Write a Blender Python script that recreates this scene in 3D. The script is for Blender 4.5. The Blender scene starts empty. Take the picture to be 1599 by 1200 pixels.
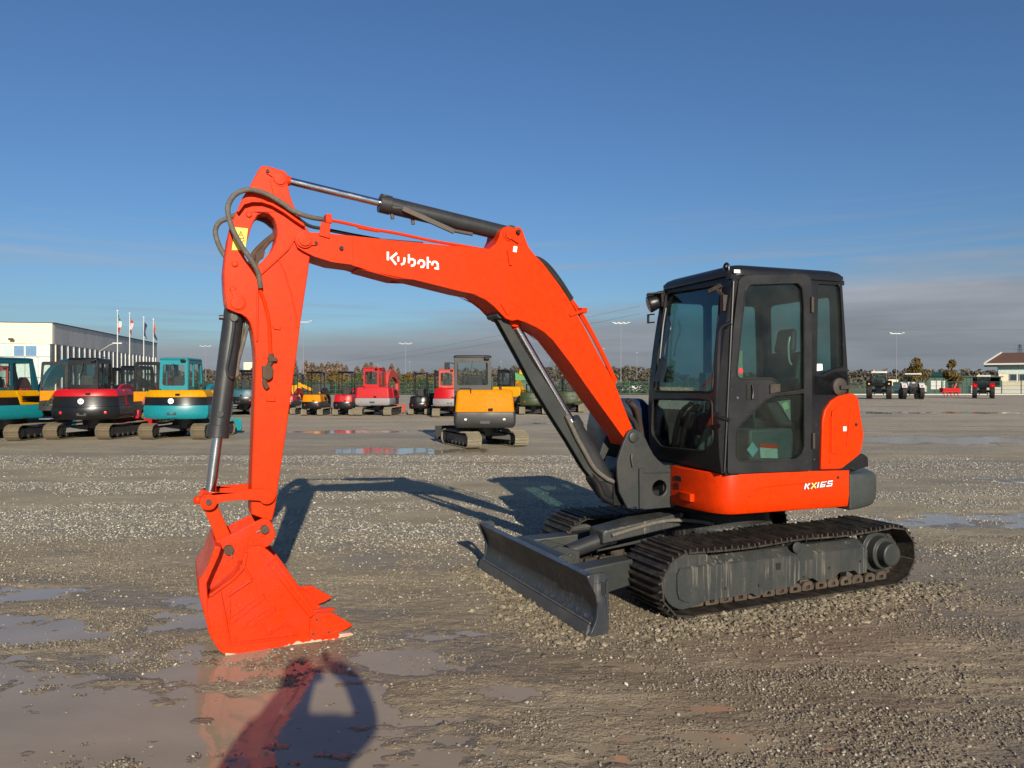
import bpy, bmesh, math, random
import numpy as np
from mathutils import Vector, Matrix
from mathutils.geometry import tessellate_polygon
random.seed(11); rng = np.random.default_rng(5)
sc = bpy.context.scene
col = sc.collection
R = math.radians
CAMH = 1.65; FPX = 1150.0            # camera height, focal length in pixels of the 1599 px wide photograph
def gy(v): return CAMH*FPX/(v-600.0)                 # distance of a ground point seen at row v
def gx(u, Y): return (u-800.0)/FPX*Y
def hz(v, Y): return CAMH-(v-600.0)/FPX*Y            # height of a point seen at row v at distance Y

# ------------------------------------------------------------------ mesh builder
def subdiv(poly, ml):
    out = []
    n = len(poly)
    for i in range(n):
        a = poly[i]; b = poly[(i+1) % n]
        d = math.dist(a, b); k = max(1, int(math.ceil(d/ml)))
        for j in range(k):
            t = j/k; out.append(tuple(a[q]+(b[q]-a[q])*t for q in range(2)))
    return out
def rnd(poly, r=0.03, n=4):
    """round the corners of a 2-D polygon"""
    out = []; N = len(poly)
    for i in range(N):
        p = Vector(poly[i][:2]); a = Vector(poly[i-1][:2]); b = Vector(poly[(i+1) % N][:2])
        rr = poly[i][2] if len(poly[i]) > 2 else r
        da = a-p; db = b-p
        k = min(rr, da.length*.45, db.length*.45)
        if k < 1e-5: out.append(tuple(p)); continue
        A = p+da.normalized()*k; B = p+db.normalized()*k
        for j in range(n+1):
            t = j/n; q = A*(1-t)**2+p*2*t*(1-t)+B*t*t
            out.append((q.x, q.y))
    return out
def catmull(pts, n=8):
    P = [Vector(p) for p in pts]
    if len(P) < 3: return P
    P = [P[0]*2-P[1]]+P+[P[-1]*2-P[-2]]
    out = []
    for i in range(1, len(P)-2):
        p0, p1, p2, p3 = P[i-1:i+3]
        for j in range(n):
            t = j/n
            out.append(.5*((2*p1)+(p2-p0)*t+(2*p0-5*p1+4*p2-p3)*t*t+(3*p1-p0-3*p2+p3)*t**3))
    out.append(P[-2]); return out
class MB:
    def __init__(s, xf=None): s.v = []; s.f = []; s.xf = xf or Matrix()
    def add(s, vs, fs):
        o = len(s.v); X = s.xf
        s.v += [X @ Vector(p) for p in vs]; s.f += [tuple(o+i for i in f) for f in fs]; return s
    def box(s, lo, hi):
        x0, y0, z0 = lo; x1, y1, z1 = hi
        return s.add([(x0,y0,z0),(x1,y0,z0),(x1,y1,z0),(x0,y1,z0),(x0,y0,z1),(x1,y0,z1),(x1,y1,z1),(x0,y1,z1)],
              [(0,3,2,1),(4,5,6,7),(0,1,5,4),(1,2,6,5),(2,3,7,6),(3,0,4,7)])
    def hexa(s, bot, top):
        """two rings of the same length, joined"""
        n = len(bot)
        return s.add(list(bot)+list(top), [tuple(range(n))[::-1], tuple(range(n, 2*n))]+[(i, (i+1) % n, n+(i+1) % n, n+i) for i in range(n)])
    def loft(s, rings, cap=True, closed=True):
        n = len(rings[0]); vs = [p for r in rings for p in r]; fs = []
        for k in range(len(rings)-1):
            for i in range(n if closed else n-1):
                j = (i+1) % n; fs.append((k*n+i, k*n+j, (k+1)*n+j, (k+1)*n+i))
        if cap: fs += [tuple(range(n))[::-1], tuple(range((len(rings)-1)*n, len(rings)*n))]
        return s.add(vs, fs)
    def prism(s, polys, fa, fb=None, ml=None):
        """polys: outer loop and holes in 2-D; fa/fb map a 2-D point to the two faces"""
        if ml: polys = [subdiv(p, ml) for p in polys]
        tri = tessellate_polygon([[Vector((p[0], p[1], 0)) for p in L] for L in polys])
        flat = [p for L in polys for p in L]; n = len(flat)
        vs = [fa(p) for p in flat]; fs = [tuple(t) for t in tri]
        if fb:
            vs += [fb(p) for p in flat]; fs += [tuple(n+i for i in t[::-1]) for t in tri]
            o = 0
            for L in polys:
                m = len(L)
                fs += [(o+i, o+(i+1) % m, n+o+(i+1) % m, n+o+i) for i in range(m)]; o += m
        return s.add(vs, fs)
    def xz(s, polys, y0, y1):
        if not isinstance(polys[0][0], (list, tuple)): polys = [polys]
        return s.prism(polys, lambda p: (p[0], y0, p[1]), lambda p: (p[0], y1, p[1]))
    def yz(s, polys, x0, x1):
        if not isinstance(polys[0][0], (list, tuple)): polys = [polys]
        return s.prism(polys, lambda p: (x0, p[0], p[1]), lambda p: (x1, p[0], p[1]))
    def xy(s, polys, z0, z1):
        if not isinstance(polys[0][0], (list, tuple)): polys = [polys]
        return s.prism(polys, lambda p: (p[0], p[1], z0), lambda p: (p[0], p[1], z1))
    def cyl(s, p0, p1, r0, r1=None, n=20, cap=True):
        r1 = r0 if r1 is None else r1
        p0 = Vector(p0); p1 = Vector(p1); d = (p1-p0).normalized()
        a = d.orthogonal().normalized(); b = d.cross(a)
        ring = lambda c, r: [c+(a*math.cos(2*math.pi*i/n)+b*math.sin(2*math.pi*i/n))*r for i in range(n)]
        return s.loft([ring(p0, r0), ring(p1, r1)], cap)
    def lathe(s, p0, axis, prof, n=24):
        p0 = Vector(p0); d = Vector(axis).normalized(); a = d.orthogonal().normalized(); b = d.cross(a)
        rings = [[p0+d*h+(a*math.cos(2*math.pi*i/n)+b*math.sin(2*math.pi*i/n))*max(r, 1e-4) for i in range(n)] for h, r in prof]
        return s.loft(rings)
    def tube(s, pts, r, n=10, smooth=8):
        P = catmull(pts, smooth) if smooth else [Vector(p) for p in pts]
        rings = []; a = None
        for i, p in enumerate(P):
            d = (P[min(i+1, len(P)-1)]-P[max(i-1, 0)]).normalized()
            a = d.orthogonal().normalized() if a is None else (a-d*a.dot(d)).normalized()
            b = d.cross(a); rr = r(i/(len(P)-1)) if callable(r) else r
            rings.append([p+(a*math.cos(2*math.pi*k/n)+b*math.sin(2*math.pi*k/n))*rr for k in range(n)])
        return s.loft(rings)
    def bar(s, p0, p1, w, h, up=(0,0,1)):
        p0 = Vector(p0); p1 = Vector(p1); d = (p1-p0).normalized(); u = Vector(up)
        sd = d.cross(u).normalized()*(w/2); uu = sd.cross(d).normalized()*(h/2)
        return s.hexa([p0-sd-uu, p0+sd-uu, p0+sd+uu, p0-sd+uu], [p1-sd-uu, p1+sd-uu, p1+sd+uu, p1-sd+uu])
    def ball(s, c, r, n=12, sq=(1,1,1)):
        c = Vector(c); rings = []
        for k in range(1, n//2):
            t = math.pi*k/(n//2)
            rings.append([c+Vector((math.sin(t)*math.cos(2*math.pi*i/n)*sq[0], math.sin(t)*math.sin(2*math.pi*i/n)*sq[1], math.cos(t)*sq[2]))*r for i in range(n)])
        return s.loft(rings)
    def mesh(s, name, smooth=35):
        me = bpy.data.meshes.new(name); me.from_pydata([tuple(v) for v in s.v], [], s.f)
        bm = bmesh.new(); bm.from_mesh(me)
        bmesh.ops.recalc_face_normals(bm, faces=bm.faces)
        if smooth:
            lim = R(smooth)
            for f in bm.faces: f.smooth = True
            for e in bm.edges:
                if len(e.link_faces) != 2 or e.calc_face_angle(0) > lim: e.smooth = False
        bm.to_mesh(me); bm.free(); return me
    def build(s, name, m, parent=None, bev=0, smooth=35, seg=2):
        if name in SPLIT and not getattr(s,'piece',0): return s.build_split(SPLIT[name], m, parent, bev, smooth, seg)
        me = s.mesh(name, smooth)
        if isinstance(m, (list, tuple)):
            for q in m: me.materials.append(q)
        else: me.materials.append(m)
        o = bpy.data.objects.new(name, me); col.objects.link(o)
        if parent: o.parent = parent
        if bev:
            b = o.modifiers.new('bevel', 'BEVEL'); b.width = bev; b.segments = seg; b.limit_method = 'ANGLE'; b.angle_limit = R(38); b.harden_normals = False
        return o
    def build_split(s, name, m, parent, bev, smooth, seg):
        par = list(range(len(s.v)))
        def find(i):
            while par[i] != i: par[i] = par[par[i]]; i = par[i]
            return i
        for f in s.f:
            a = find(f[0])
            for q in f[1:]: par[find(q)] = a
        comp = {}
        for f in s.f: comp.setdefault(find(f[0]), []).append(f)
        first = None
        for fs in comp.values():
            ids = sorted({i for f in fs for i in f}); mp = {i: k for k, i in enumerate(ids)}
            k = MB(); k.piece = 1; k.v = [s.v[i] for i in ids]; k.f = [tuple(mp[i] for i in f) for f in fs]
            o = k.build(name, m, parent, bev, smooth, seg); first = first or o
        return first
SPLIT = {'cheek_plates':'cheek_plate','end_plates':'end_plate','pin_bosses':'pin_boss','boom_hoses':'boom_hose','pipe_clamps':'pipe_clamp','boom_pipes':'boom_pipe','frame_bolts':'bolt','bottom_rollers':'bottom_roller','blade_arms':'blade_arm','blade_hoses':'blade_hose','vent_slots':'vent_slot','cover_bolts':'bolt','roof_bolts':'bolt','hinges':'hinge','levers':'lever','pin_keepers':'pin_keeper','bolt_holes':'bolt_hole','cylinder_hoses':'cylinder_hose','arm_stiffeners':'arm_stiffener','looped_hoses':'looped_hose','side_links':'side_link','link_bosses':'link_boss','ears':'bucket_ear','bucket_pins':'bucket_pin','pin_clips':'pin_clip','side_ribs':'side_rib','cutter_bolts':'bolt','side_and_rear_glass':'window_glass','bracket_ribs':'bracket_rib','cylinder_pipes':'cylinder_pipe','posts':'post','windows':'window','pin_retainer':'pin_retainer'}
def tag(o, label=None, cat=None, group=None, kind=None):
    if label: o['label'] = label
    if cat: o['category'] = cat
    if group: o['group'] = group
    if kind: o['kind'] = kind
    return o
def empty(name, loc=(0,0,0), rz=0, label=None, cat=None, group=None):
    o = bpy.data.objects.new(name, None); col.objects.link(o); o.location = loc; o.rotation_euler = (0,0,rz)
    o.empty_display_size = .3
    return tag(o, label, cat, group)
def frame(x, y, deg): return Matrix.Translation((x, y, 0)) @ Matrix.Rotation(R(deg), 4, 'Z')

# ------------------------------------------------------------------ materials
def newmat(name):
    m = bpy.data.materials.new(name); m.use_nodes = True; nt = m.node_tree
    for n in list(nt.nodes): nt.nodes.remove(n)
    out = nt.nodes.new('ShaderNodeOutputMaterial'); return m, nt, out
def N(nt, t, **k):
    n = nt.nodes.new('ShaderNode'+t)
    for a, b in k.items():
        if a in n.inputs: n.inputs[a].default_value = b
        else: setattr(n, a, b)
    return n
def noise(nt, vec, scale, detail=4, rough=.55, mp=None):
    if mp:
        m = N(nt, 'Mapping'); m.inputs['Scale'].default_value = mp; nt.links.new(vec, m.inputs['Vector']); vec = m.outputs['Vector']
    n = N(nt, 'TexNoise', Scale=scale, Detail=detail, Roughness=rough); nt.links.new(vec, n.inputs['Vector']); return n.outputs['Fac']
def ramp(nt, fac, stops):
    r = N(nt, 'ValToRGB'); e = r.color_ramp.elements
    while len(e) > 1: e.remove(e[-1])
    e[0].position = stops[0][0]; e[0].color = stops[0][1] if len(stops[0][1]) == 4 else (*stops[0][1], 1)
    for p, c in stops[1:]:
        q = e.new(p); q.color = c if len(c) == 4 else (*c, 1)
    nt.links.new(fac, r.inputs['Fac']); return r.outputs['Color']
def g(v): return (v, v, v, 1)
def mix(nt, fac, a, b, mode='MIX'):
    m = N(nt, 'Mix'); m.data_type = 'RGBA'; m.blend_type = mode
    for s, q in (('Factor', fac), ('A', a), ('B', b)):
        i = [x for x in m.inputs if x.name == s and (x.type == 'RGBA' or s == 'Factor') and x.enabled][0]
        if hasattr(q, 'links'): nt.links.new(q, i)
        elif s == 'Factor': i.default_value = q
        else: i.default_value = (*q, 1) if len(q) == 3 else q
    return [x for x in m.outputs if x.type == 'RGBA' and x.enabled][0]
def paint(name, c, rough=.35, dirt=.25, dcol=(.16,.13,.1), spec=.5, dscale=3.0, metal=0, bump=.0, coat=0, streak=False, wear=0, wcol=(.25,.12,.06), lowz=None):
    """painted or plain solid with uneven tone, grime and gloss changes"""
    m, nt, out = newmat(name); L = nt.links.new
    b = N(nt, 'BsdfPrincipled'); tc = N(nt, 'TexCoord').outputs['Object']
    n1 = noise(nt, tc, dscale, 6, .6, (1,1,.35) if streak else None); n2 = noise(nt, tc, dscale*9, 4)
    c1 = mix(nt, ramp(nt, n2, [(.3, g(0)), (.7, g(1))]), tuple(x*.86 for x in c), tuple(min(1, x*1.1) for x in c))
    fac = N(nt, 'Math', operation='MULTIPLY'); L(ramp(nt, n1, [(.45, g(0)), (.75, g(1))]), fac.inputs[0]); fac.inputs[1].default_value = dirt
    f = fac.outputs[0]
    if lowz:
        sx = N(nt, 'SeparateXYZ'); L(tc, sx.inputs[0]); mr = N(nt, 'MapRange'); L(sx.outputs['Z'], mr.inputs[0])
        mr.inputs[1].default_value = lowz[0]; mr.inputs[2].default_value = lowz[1]; mr.inputs[3].default_value = lowz[2]; mr.inputs[4].default_value = 0
        mu = N(nt, 'Math', operation='MULTIPLY'); L(mr.outputs[0], mu.inputs[0]); L(ramp(nt, n2, [(.35, g(.1)), (.65, g(1))]), mu.inputs[1])
        mx = N(nt, 'Math', operation='MAXIMUM'); L(f, mx.inputs[0]); L(mu.outputs[0], mx.inputs[1]); f = mx.outputs[0]
    c2 = mix(nt, f, c1, dcol)
    if wear:
        w = noise(nt, tc, dscale*14, 6, .7); c2 = mix(nt, ramp(nt, w, [(.66-.06*wear, g(0)), (.7, g(1))]), c2, wcol)
    if streak:
        st_ = noise(nt, tc, 42, 3, .6, (1,1,.035)); br_ = noise(nt, tc, 3.5, 3, .6)
        mm_ = N(nt, 'Math', operation='MULTIPLY'); L(ramp(nt, st_, [(.54, g(0)), (.66, g(.75))]), mm_.inputs[0]); L(ramp(nt, br_, [(.42, g(0)), (.58, g(1))]), mm_.inputs[1]); c2 = mix(nt, mm_.outputs[0], c2, wcol)
    L(c2, b.inputs['Base Color'])
    rr = N(nt, 'MapRange'); L(n1, rr.inputs[0]); rr.inputs[3].default_value = max(.05, rough-.12); rr.inputs[4].default_value = min(1, rough+.22); L(rr.outputs[0], b.inputs['Roughness'])
    b.inputs['Metallic'].default_value = metal; b.inputs['Specular IOR Level'].default_value = spec; b.inputs['Coat Weight'].default_value = coat
    if bump:
        bp = N(nt, 'Bump', Strength=bump, Distance=.01); L(noise(nt, tc, dscale*18, 6, .7), bp.inputs['Height']); L(bp.outputs[0], b.inputs['Normal'])
    L(b.outputs[0], out.inputs[0]); return m
def glass(name, c=(.42,.62,.58), dark=.0, refl=1.0):
    m, nt, out = newmat(name); L = nt.links.new
    t = N(nt, 'BsdfTransparent'); t.inputs[0].default_value = (*c, 1)
    gl = N(nt, 'BsdfGlossy'); gl.inputs['Roughness'].default_value = .03; gl.inputs[0].default_value = (.9*refl, .95*refl, .95*refl, 1)
    lw = N(nt, 'LayerWeight', Blend=.5); pw = N(nt, 'Math', operation='POWER'); L(lw.outputs['Facing'], pw.inputs[0]); pw.inputs[1].default_value = 4.0
    fr = N(nt, 'Math', operation='MULTIPLY_ADD'); L(pw.outputs[0], fr.inputs[0]); fr.inputs[1].default_value = .8; fr.inputs[2].default_value = .045; tc = N(nt, 'TexCoord').outputs['Object']
    dirt = N(nt, 'BsdfDiffuse'); dirt.inputs[0].default_value = (.16,.15,.13,1)
    mx = N(nt, 'MixShader'); L(fr.outputs[0], mx.inputs[0]); L(t.outputs[0], mx.inputs[1]); L(gl.outputs[0], mx.inputs[2])
    m2 = N(nt, 'MixShader'); L(ramp(nt, noise(nt, tc, 2.2, 6, .6), [(.4, g(.02+dark)), (.8, g(.12+dark))]), m2.inputs[0]); L(mx.outputs[0], m2.inputs[1]); L(dirt.outputs[0], m2.inputs[2])
    L(m2.outputs[0], out.inputs[0]); return m
OR = paint('orange_paint', (.58,.030,.0004), .38, .3, (.38,.022,.003), .14, 2.6, wear=.12, wcol=(.28,.05,.02))
ORB = paint('bucket_orange_paint', (.56,.027,.0006), .26, .45, (.32,.022,.012), .28, 5, bump=.25, wear=.5, wcol=(.40,.10,.05))
GR = paint('grey_paint', (.026,.029,.0285), .42, .4, (.05,.044,.036), .4, 4)
GRS = paint('streaked_grey_paint', (.026,.029,.029), .48, .5, (.065,.056,.045), .4, 6, streak=True, wear=.6, wcol=(.17,.155,.13))
DG = paint('cab_black_paint', (.008,.008,.0095), .32, .35, (.024,.022,.020), .40, 3, wear=.2, wcol=(.09,.085,.08))
BK = paint('black_rubber', (.012,.012,.012), .6, .3, (.05,.045,.04), .3, 8)
CYLG = paint('cylinder_grey_paint', (.022,.023,.025), .34, .35, (.045,.038,.032), .5, 7)
BLD = paint('blade_paint', (.024,.027,.032), .34, .55, (.05,.047,.043), .5, 5, streak=True, wear=.4, wcol=(.16,.15,.14))
STEEL = paint('track_steel', (.024,.020,.017), .45, .9, (.095,.074,.055), .5, 11, metal=.3, bump=.8, wear=1.3, wcol=(.28,.23,.17))
DRUST = paint('dark_worn_steel', (.035,.026,.021), .55, .5, (.09,.065,.045), .4, 14, bump=.3)
RUST = paint('rusty_steel', (.07,.042,.028), .75, .5, (.14,.10,.07), .3, 12, bump=.4)
CHROME = paint('chrome_rod', (.62,.63,.66), .13, .1, (.3,.28,.25), .5, 12, metal=1)
HOSE = paint('worn_hose', (.10,.088,.075), .6, .6, (.2,.17,.13), .3, 30, bump=.4)
WHITE = paint('white_decal', (.85,.83,.8), .4, .1)
YEL = paint('yellow_decal', (.85,.6,.03), .4, .1)
SEAT = paint('seat_vinyl', (.015,.016,.017), .6, .2)
GLS = glass('tinted_glass', (.64,.78,.76), -.01)
GLD = glass('dusty_glass', (.68,.78,.76), .0)
LENS = paint('lamp_lens', (.35,.33,.3), .15, .3)
WORN = paint('worn_cutting_edge', (.46,.37,.27), .6, .75, (.42,.17,.10), .3, 16, wear=1.8, wcol=(.8,.09,.02))
# ================================================================== the orange excavator
UF = (1.80, 6.46, 23.5); HF = (1.588, 5.50, 20.0); BF = (.919, 6.108, 25.0)
root = empty('excavator', (UF[0], UF[1], 0), R(UF[2]),
    'large bright orange excavator with black cab, its bucket resting on the wet gravel in front', 'excavator')
U_ = frame(*UF).inverted(); XH = U_ @ frame(*HF); XB = U_ @ frame(*BF)
def unproj(F, u, v, yo=0.0):
    """seen direction (u, v) of the photograph met with the upright plane yo behind frame F's x axis -> (x, z) in that frame"""
    c, s = math.cos(R(F[2])), math.sin(R(F[2])); px, py = F[0]-yo*s, F[1]+yo*c; r = (u-800)/FPX
    x = (r*py-px)/(c-r*s); return (x, CAMH-(v-600)/FPX*(py+x*s))
def H(p, yo=0): return [unproj(HF, a[0], a[1], yo)+tuple(a[2:]) for a in p]
def B(p, yo=0): return [unproj(BF, a[0], a[1], yo)+tuple(a[2:]) for a in p]
def UU(p, yo=0): return [unproj(UF, a[0], a[1], yo)+tuple(a[2:]) for a in p]
def Z(p, k, ox, oy): return [(ox+a[0]/k, oy+a[1]/k)+tuple(a[2:]) for a in p]
z3 = lambda p: Z(p, 3.75, 300, 240); z4 = lambda p: Z(p, 3.476, 560, 280); z5 = lambda p: Z(p, 4.0, 290, 740)
z6 = lambda p: Z(p, 2.79, 980, 390); z7 = lambda p: Z(p, 4.615, 820, 640)
def strip(pts, w):
    P = [Vector(p[:2]) for p in pts]; Lf = []; Rt = []
    for i, p in enumerate(P):
        d0 = (P[i]-P[i-1]).normalized() if i else (P[1]-P[0]).normalized()
        d1 = (P[i+1]-P[i]).normalized() if i < len(P)-1 else d0
        n0 = Vector((-d0.y, d0.x)); n1 = Vector((-d1.y, d1.x)); m = (n0+n1)
        if m.length < .3: m = n0
        m.normalize(); k = w/2/max(.45, m.dot(n0))
        Lf.append(tuple(p+m*k)); Rt.append(tuple(p-m*k))
    return Lf+Rt[::-1]
def pxs(mb, pts, w, y0, y1, fn, **k): return mb.xz(strip(fn(pts), w), y0, y1)
def P3(fn, p, yo): q = fn([p], yo)[0]; return (q[0], yo, q[1])

# ---- tracks
def track_path(xc, rf, rr, zf, zr, n=400):
    """closed belt line in x, z: front wheel at -xc, rear wheel at +xc, upper run sagging a little"""
    pts = []
    for i in range(40): a = math.pi/2+math.pi*i/40; pts.append((-xc+math.cos(a)*rf, zf+math.sin(a)*rf))
    for i in range(60): pts.append((-xc+2*xc*i/60, zf-rf+(zr-rr-zf+rf)*i/60))
    for i in range(40): a = -math.pi/2+math.pi*i/40; pts.append((xc+math.cos(a)*rr, zr+math.sin(a)*rr))
    for i in range(60):
        t = i/60; sag = -.018*math.sin(math.pi*min(1, t*2) if t < .5 else math.pi*(t-.5)*2)
        pts.append((xc-2*xc*t, zr+rr+(zf+rf-zr-rr)*t+sag))
    return pts
def belt(mb, path, y0, y1, ns, thick=.012, grous=(.027,), links=True, zoff=0):
    P = [Vector(p) for p in path]; L = [0]
    for i in range(len(P)): L.append(L[-1]+(P[(i+1) % len(P)]-P[i]).length)
    T = L[-1]
    def at(d):
        d %= T
        import bisect
        i = min(bisect.bisect_right(L, d)-1, len(P)-1); t = (d-L[i])/max(1e-6, L[i+1]-L[i]); return P[i].lerp(P[(i+1) % len(P)], t)
    pitch = T/ns
    for k in range(ns):
        a = at(k*pitch+.006); b = at((k+1)*pitch-.004); d = (b-a).normalized(); nrm = Vector((d.y, -d.x))
        c = sum(P, Vector((0, 0)))/len(P)
        if nrm.dot((a+b)/2-c) < 0: nrm = -nrm
        j = random.uniform(-.002, .002)
        def slab(s0, s1, h0, h1, ya, yb):
            q = lambda s, h: a+d*(s*(b-a).length)+nrm*h
            c4 = [q(s0, h0), q(s1, h0), q(s1, h1), q(s0, h1)]
            mb.hexa([(p.x, ya, p.y) for p in c4], [(p.x, yb, p.y) for p in c4])
        slab(0, 1, -thick, 0, y0+j, y1+j)
        for gi, (s0, s1) in enumerate(((.06, .15), (.45, .54), (.85, .94))):
            slab(s0, s1, .0005, grous[0]*(1 if gi == 1 else .8), y0+.004+j, y1-.004+j)
        if links:
            ym = (y0+y1)/2
            for s in (-1, 1): slab(.08, .94, -thick-.055, -thick-.0005, ym+s*.06-.014, ym+s*.06+.014)
            slab(.42, .6, -thick-.045, -thick-.015, ym-.046, ym+.046)
CHAIN = paint('muddy_chain_links', (.055,.04,.03), .6, .7, (.10,.078,.056), .3, 12, bump=.4, wear=.6, wcol=(.24,.2,.15))
XC, RF, RR, ZF, ZR = 1.025, .232, .238, .235, .252
near = -1
for side in (-1, 1):
    ya, yb = (side*.955, side*.475) if side < 0 else (.475, .955)
    m = MB(); belt(m, track_path(XC, RF, RR, ZF, ZR), ya, yb, 36)
    tr = m.build('track', STEEL, root, smooth=0)
    ym = (ya+yb)/2; yo = side*.93; s = side
    f = MB()
    # box frame with sloping shoulder, arches over the rollers
    low = [(-.80,.16),(-.80,.36,.03),(.70,.36,.03)]
    bot = [(.74,.17),(.72,.14),(.64,.135),(.60,.17),(.44,.17),(.38,.135),(.28,.125),(.22,.12),(.16,.155),(.02,.155),(-.04,.115),(-.30,.105),(-.34,.085),(-.40,.085),(-.44,.105),(-.60,.10),(-.80,.10),(-1.0,.105)]
    pr = [(-1.04,.115),(-1.085,.14),(-1.10,.19),(-1.10,.31),(-1.08,.345),(.72,.345),(.74,.32)]+bot
    y0, y1 = sorted((yo, s*.80)); f.xz(pr, y0, y1)
    f.hexa([(-1.08,yo,.3455),(.72,yo,.3455),(.72,s*.66,.3455),(-1.08,s*.66,.3455)], [(-1.02,s*.86,.40),(.70,s*.86,.40),(.70,s*.68,.40),(-1.02,s*.68,.40)])
    y0, y1 = sorted((s*.798, s*.62)); f.box((-.80, y0, .16), (.72, y1, .345))
    fr = f.build('track_frame', GRS, tr, bev=.008)
    a = MB()                                       # fork round the front idler
    y0, y1 = sorted((s*.915, s*.875)); a.xz([(-.835,.09)]+[(-1.03+.185*math.cos(R(t)), .25+.195*math.sin(R(t))) for t in range(280,80,-14)]+[(-.84,.43),(-.80,.40),(-.84,.37),(-.85,.15)], y0, y1)
    a.build('idler_fork', GRS, tr, bev=.006)
    w = MB(); w.lathe((-XC, s*.66, ZF), (0, s, 0), [(0,.10),(.02,.205),(.16,.205),(.20,.08)], 28); w.build('idler', GR, tr)
    w = MB()                                       # sprocket with teeth, motor drum
    tooth = []
    for i in range(19*4):
        an = 2*math.pi*i/(19*4); r = .205 if i % 4 in (0, 1) else .165; tooth.append((XC+math.cos(an)*r, ZR+math.sin(an)*r))
    y0, y1 = sorted((ym-.02, ym+.02)); w.xz(tooth, y0, y1)
    sp = w.build('sprocket', RUST, tr)
    w = MB(); w.lathe((XC, s*.70, ZR), (0, s, 0), [(0,.175),(.08,.175),(.085,.135),(.15,.13),(.155,.098),(.222,.095),(.230,.085)], 36); w.build('drive_motor', GR, sp, bev=.004)
    w = MB()
    for x in (-.62,-.36,-.09,.18,.43,.67): w.lathe((x, s*.62, .105), (0, s, 0), [(0,.05),(.02,.075),(.08,.075),(.09,.055),(.16,.055),(.17,.075),(.23,.075),(.25,.04)], 16)
    w.build('bottom_rollers', DRUST, tr)
    w = MB()
    for q in range(15):
        x = -.96+q*.132; y0, y1 = sorted((s*(.862+.006*(q % 2)), s*(.885+.006*(q % 2)))); w.xz([rnd([(x,.05),(x+.118,.05),(x+.118,.088),(x+.09,.118),(x+.028,.118),(x,.088)], .012), rnd([(x+.038,.062),(x+.08,.062),(x+.08,.088),(x+.038,.088)], .01)], y0, y1)
    w.build('chain_links', CHAIN, tr, bev=.002)
    w = MB(); w.lathe((.0, s*.66, .405), (0, s, 0), [(0,.02),(.01,.045),(.16,.045),(.17,.03),(.255,.03),(.265,.045),(.275,.045),(.28,.02)], 18)
    y0, y1 = sorted((s*.932, s*.90)); w.xz([(.02,.30),(.0,.36),(.02,.43),(.07,.43),(.12,.40),(.16,.34),(.16,.30)], y0, y1); w.build('carrier_roller', GR, tr, bev=.004)
    w = MB()
    for x, z in ((-.68,.17),(-.37,.16),(.07,.175),(.33,.22),(.66,.24)): w.cyl((x, s*.93, z), (x, s*.94, z), .011, n=8)
    y0, y1 = sorted((s*.9315, s*.929)); w.build('frame_bolts', GR, tr)
    w = MB(); y0, y1 = sorted((s*.9335, s*.9305)); w.xz([(-.21,.255,.01),(-.165,.255),(-.165,.305),(-.21,.305)], y0, y1); w.build('frame_slot', BK, tr)
# ---- centre frame, blade
m = MB()
m.lathe((0,0,.30), (0,0,1), [(0,.44),(.16,.46),(.2,.42)], 36)
for sx in (-1, 1):
    for sy in (-1, 1):
        m.hexa([(sx*.16,sy*.2,.2),(sx*.42,sy*.16,.2),(sx*.66,sy*.66,.2),(sx*.40,sy*.66,.2)], [(sx*.12,sy*.2,.44),(sx*.40,sy*.16,.44),(sx*.62,sy*.66,.36),(sx*.40,sy*.66,.36)])
m.build('centre_frame', GRS, root, bev=.012)
m = MB(); m.lathe((0,0,.47), (0,0,1), [(0,.40),(.02,.43),(.10,.43),(.12,.5),(.17,.5)], 48); m.build('slewing_ring', BK, root)
# blade: curved mouldboard between two end plates
bl = MB(); X0 = -1.86
prof = [(.0,.0),(-.02+.05,.05),(.075,.12),(.085,.20),(.07,.28),(.035,.345),(.0,.395)]
prof = [(X0+a, b) for a, b in prof]
back = [(x+.028, z) for x, z in prof[::-1]]; back[0] = (prof[-1][0]+.07, prof[-1][1]-.0); back.insert(1, (prof[-1][0]+.07, prof[-1][1]-.03))
bl.xz(prof+back, -.985, .985)
blade = bl.build('dozer_blade', BLD, root, bev=.004)
m = MB()
ep = [(X0-.004,.0),(X0+.02,.03),(X0+.06,.11),(X0+.068,.20),(X0+.05,.28),(X0+.012,.345),(X0-.012,.395),(X0+.02,.41),(X0+.13,.41),(X0+.155,.385),(X0+.155,.03),(X0+.14,.0)]
hole = rnd([(X0+.10,.26),(X0+.13,.26),(X0+.13,.345),(X0+.10,.345)], .012)
for s in (-1, 1):
    y0, y1 = sorted((s*1.012, s*.9855)); m.xz([ep, hole], y0, y1)
m.build('end_plates', BLD, blade, bev=.005)
m = MB(); m.xz([rnd([(X0+.095,.265),(X0+.125,.265),(X0+.125,.35),(X0+.095,.35)], .012)], -1.0145, -1.0125); m.build('end_slot_shade', BK, blade, smooth=0)  # black patch stands in for the shade inside the slot
m = MB(); m.xz([(X0-.006,.002),(X0+.014,.004),(X0+.03,.07),(X0+.014,.075)], -.984, .984); m.build('cutting_edge', paint('worn_steel_edge', (.09,.09,.095), .35, .5, (.22,.2,.18), .5, 9, metal=.5, wear=.6), blade, bev=.002)
m = MB(); m.bar((X0+.033,-.975,.078), (X0+.033,.975,.078), .010, .009); m.build('edge_weld', paint('scraped_weld', (.14,.13,.12), .5, .6, (.04,.04,.04), .4, 20), blade)
m = MB(); m.box((X0+.10,-.95,.10), (X0+.17,.95,.20)); m.cyl((X0+.16,-.36,.30), (X0+.16,.36,.30), .085, n=24)
m.build('blade_stiffener', GR, blade, bev=.006)
m = MB()
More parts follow.
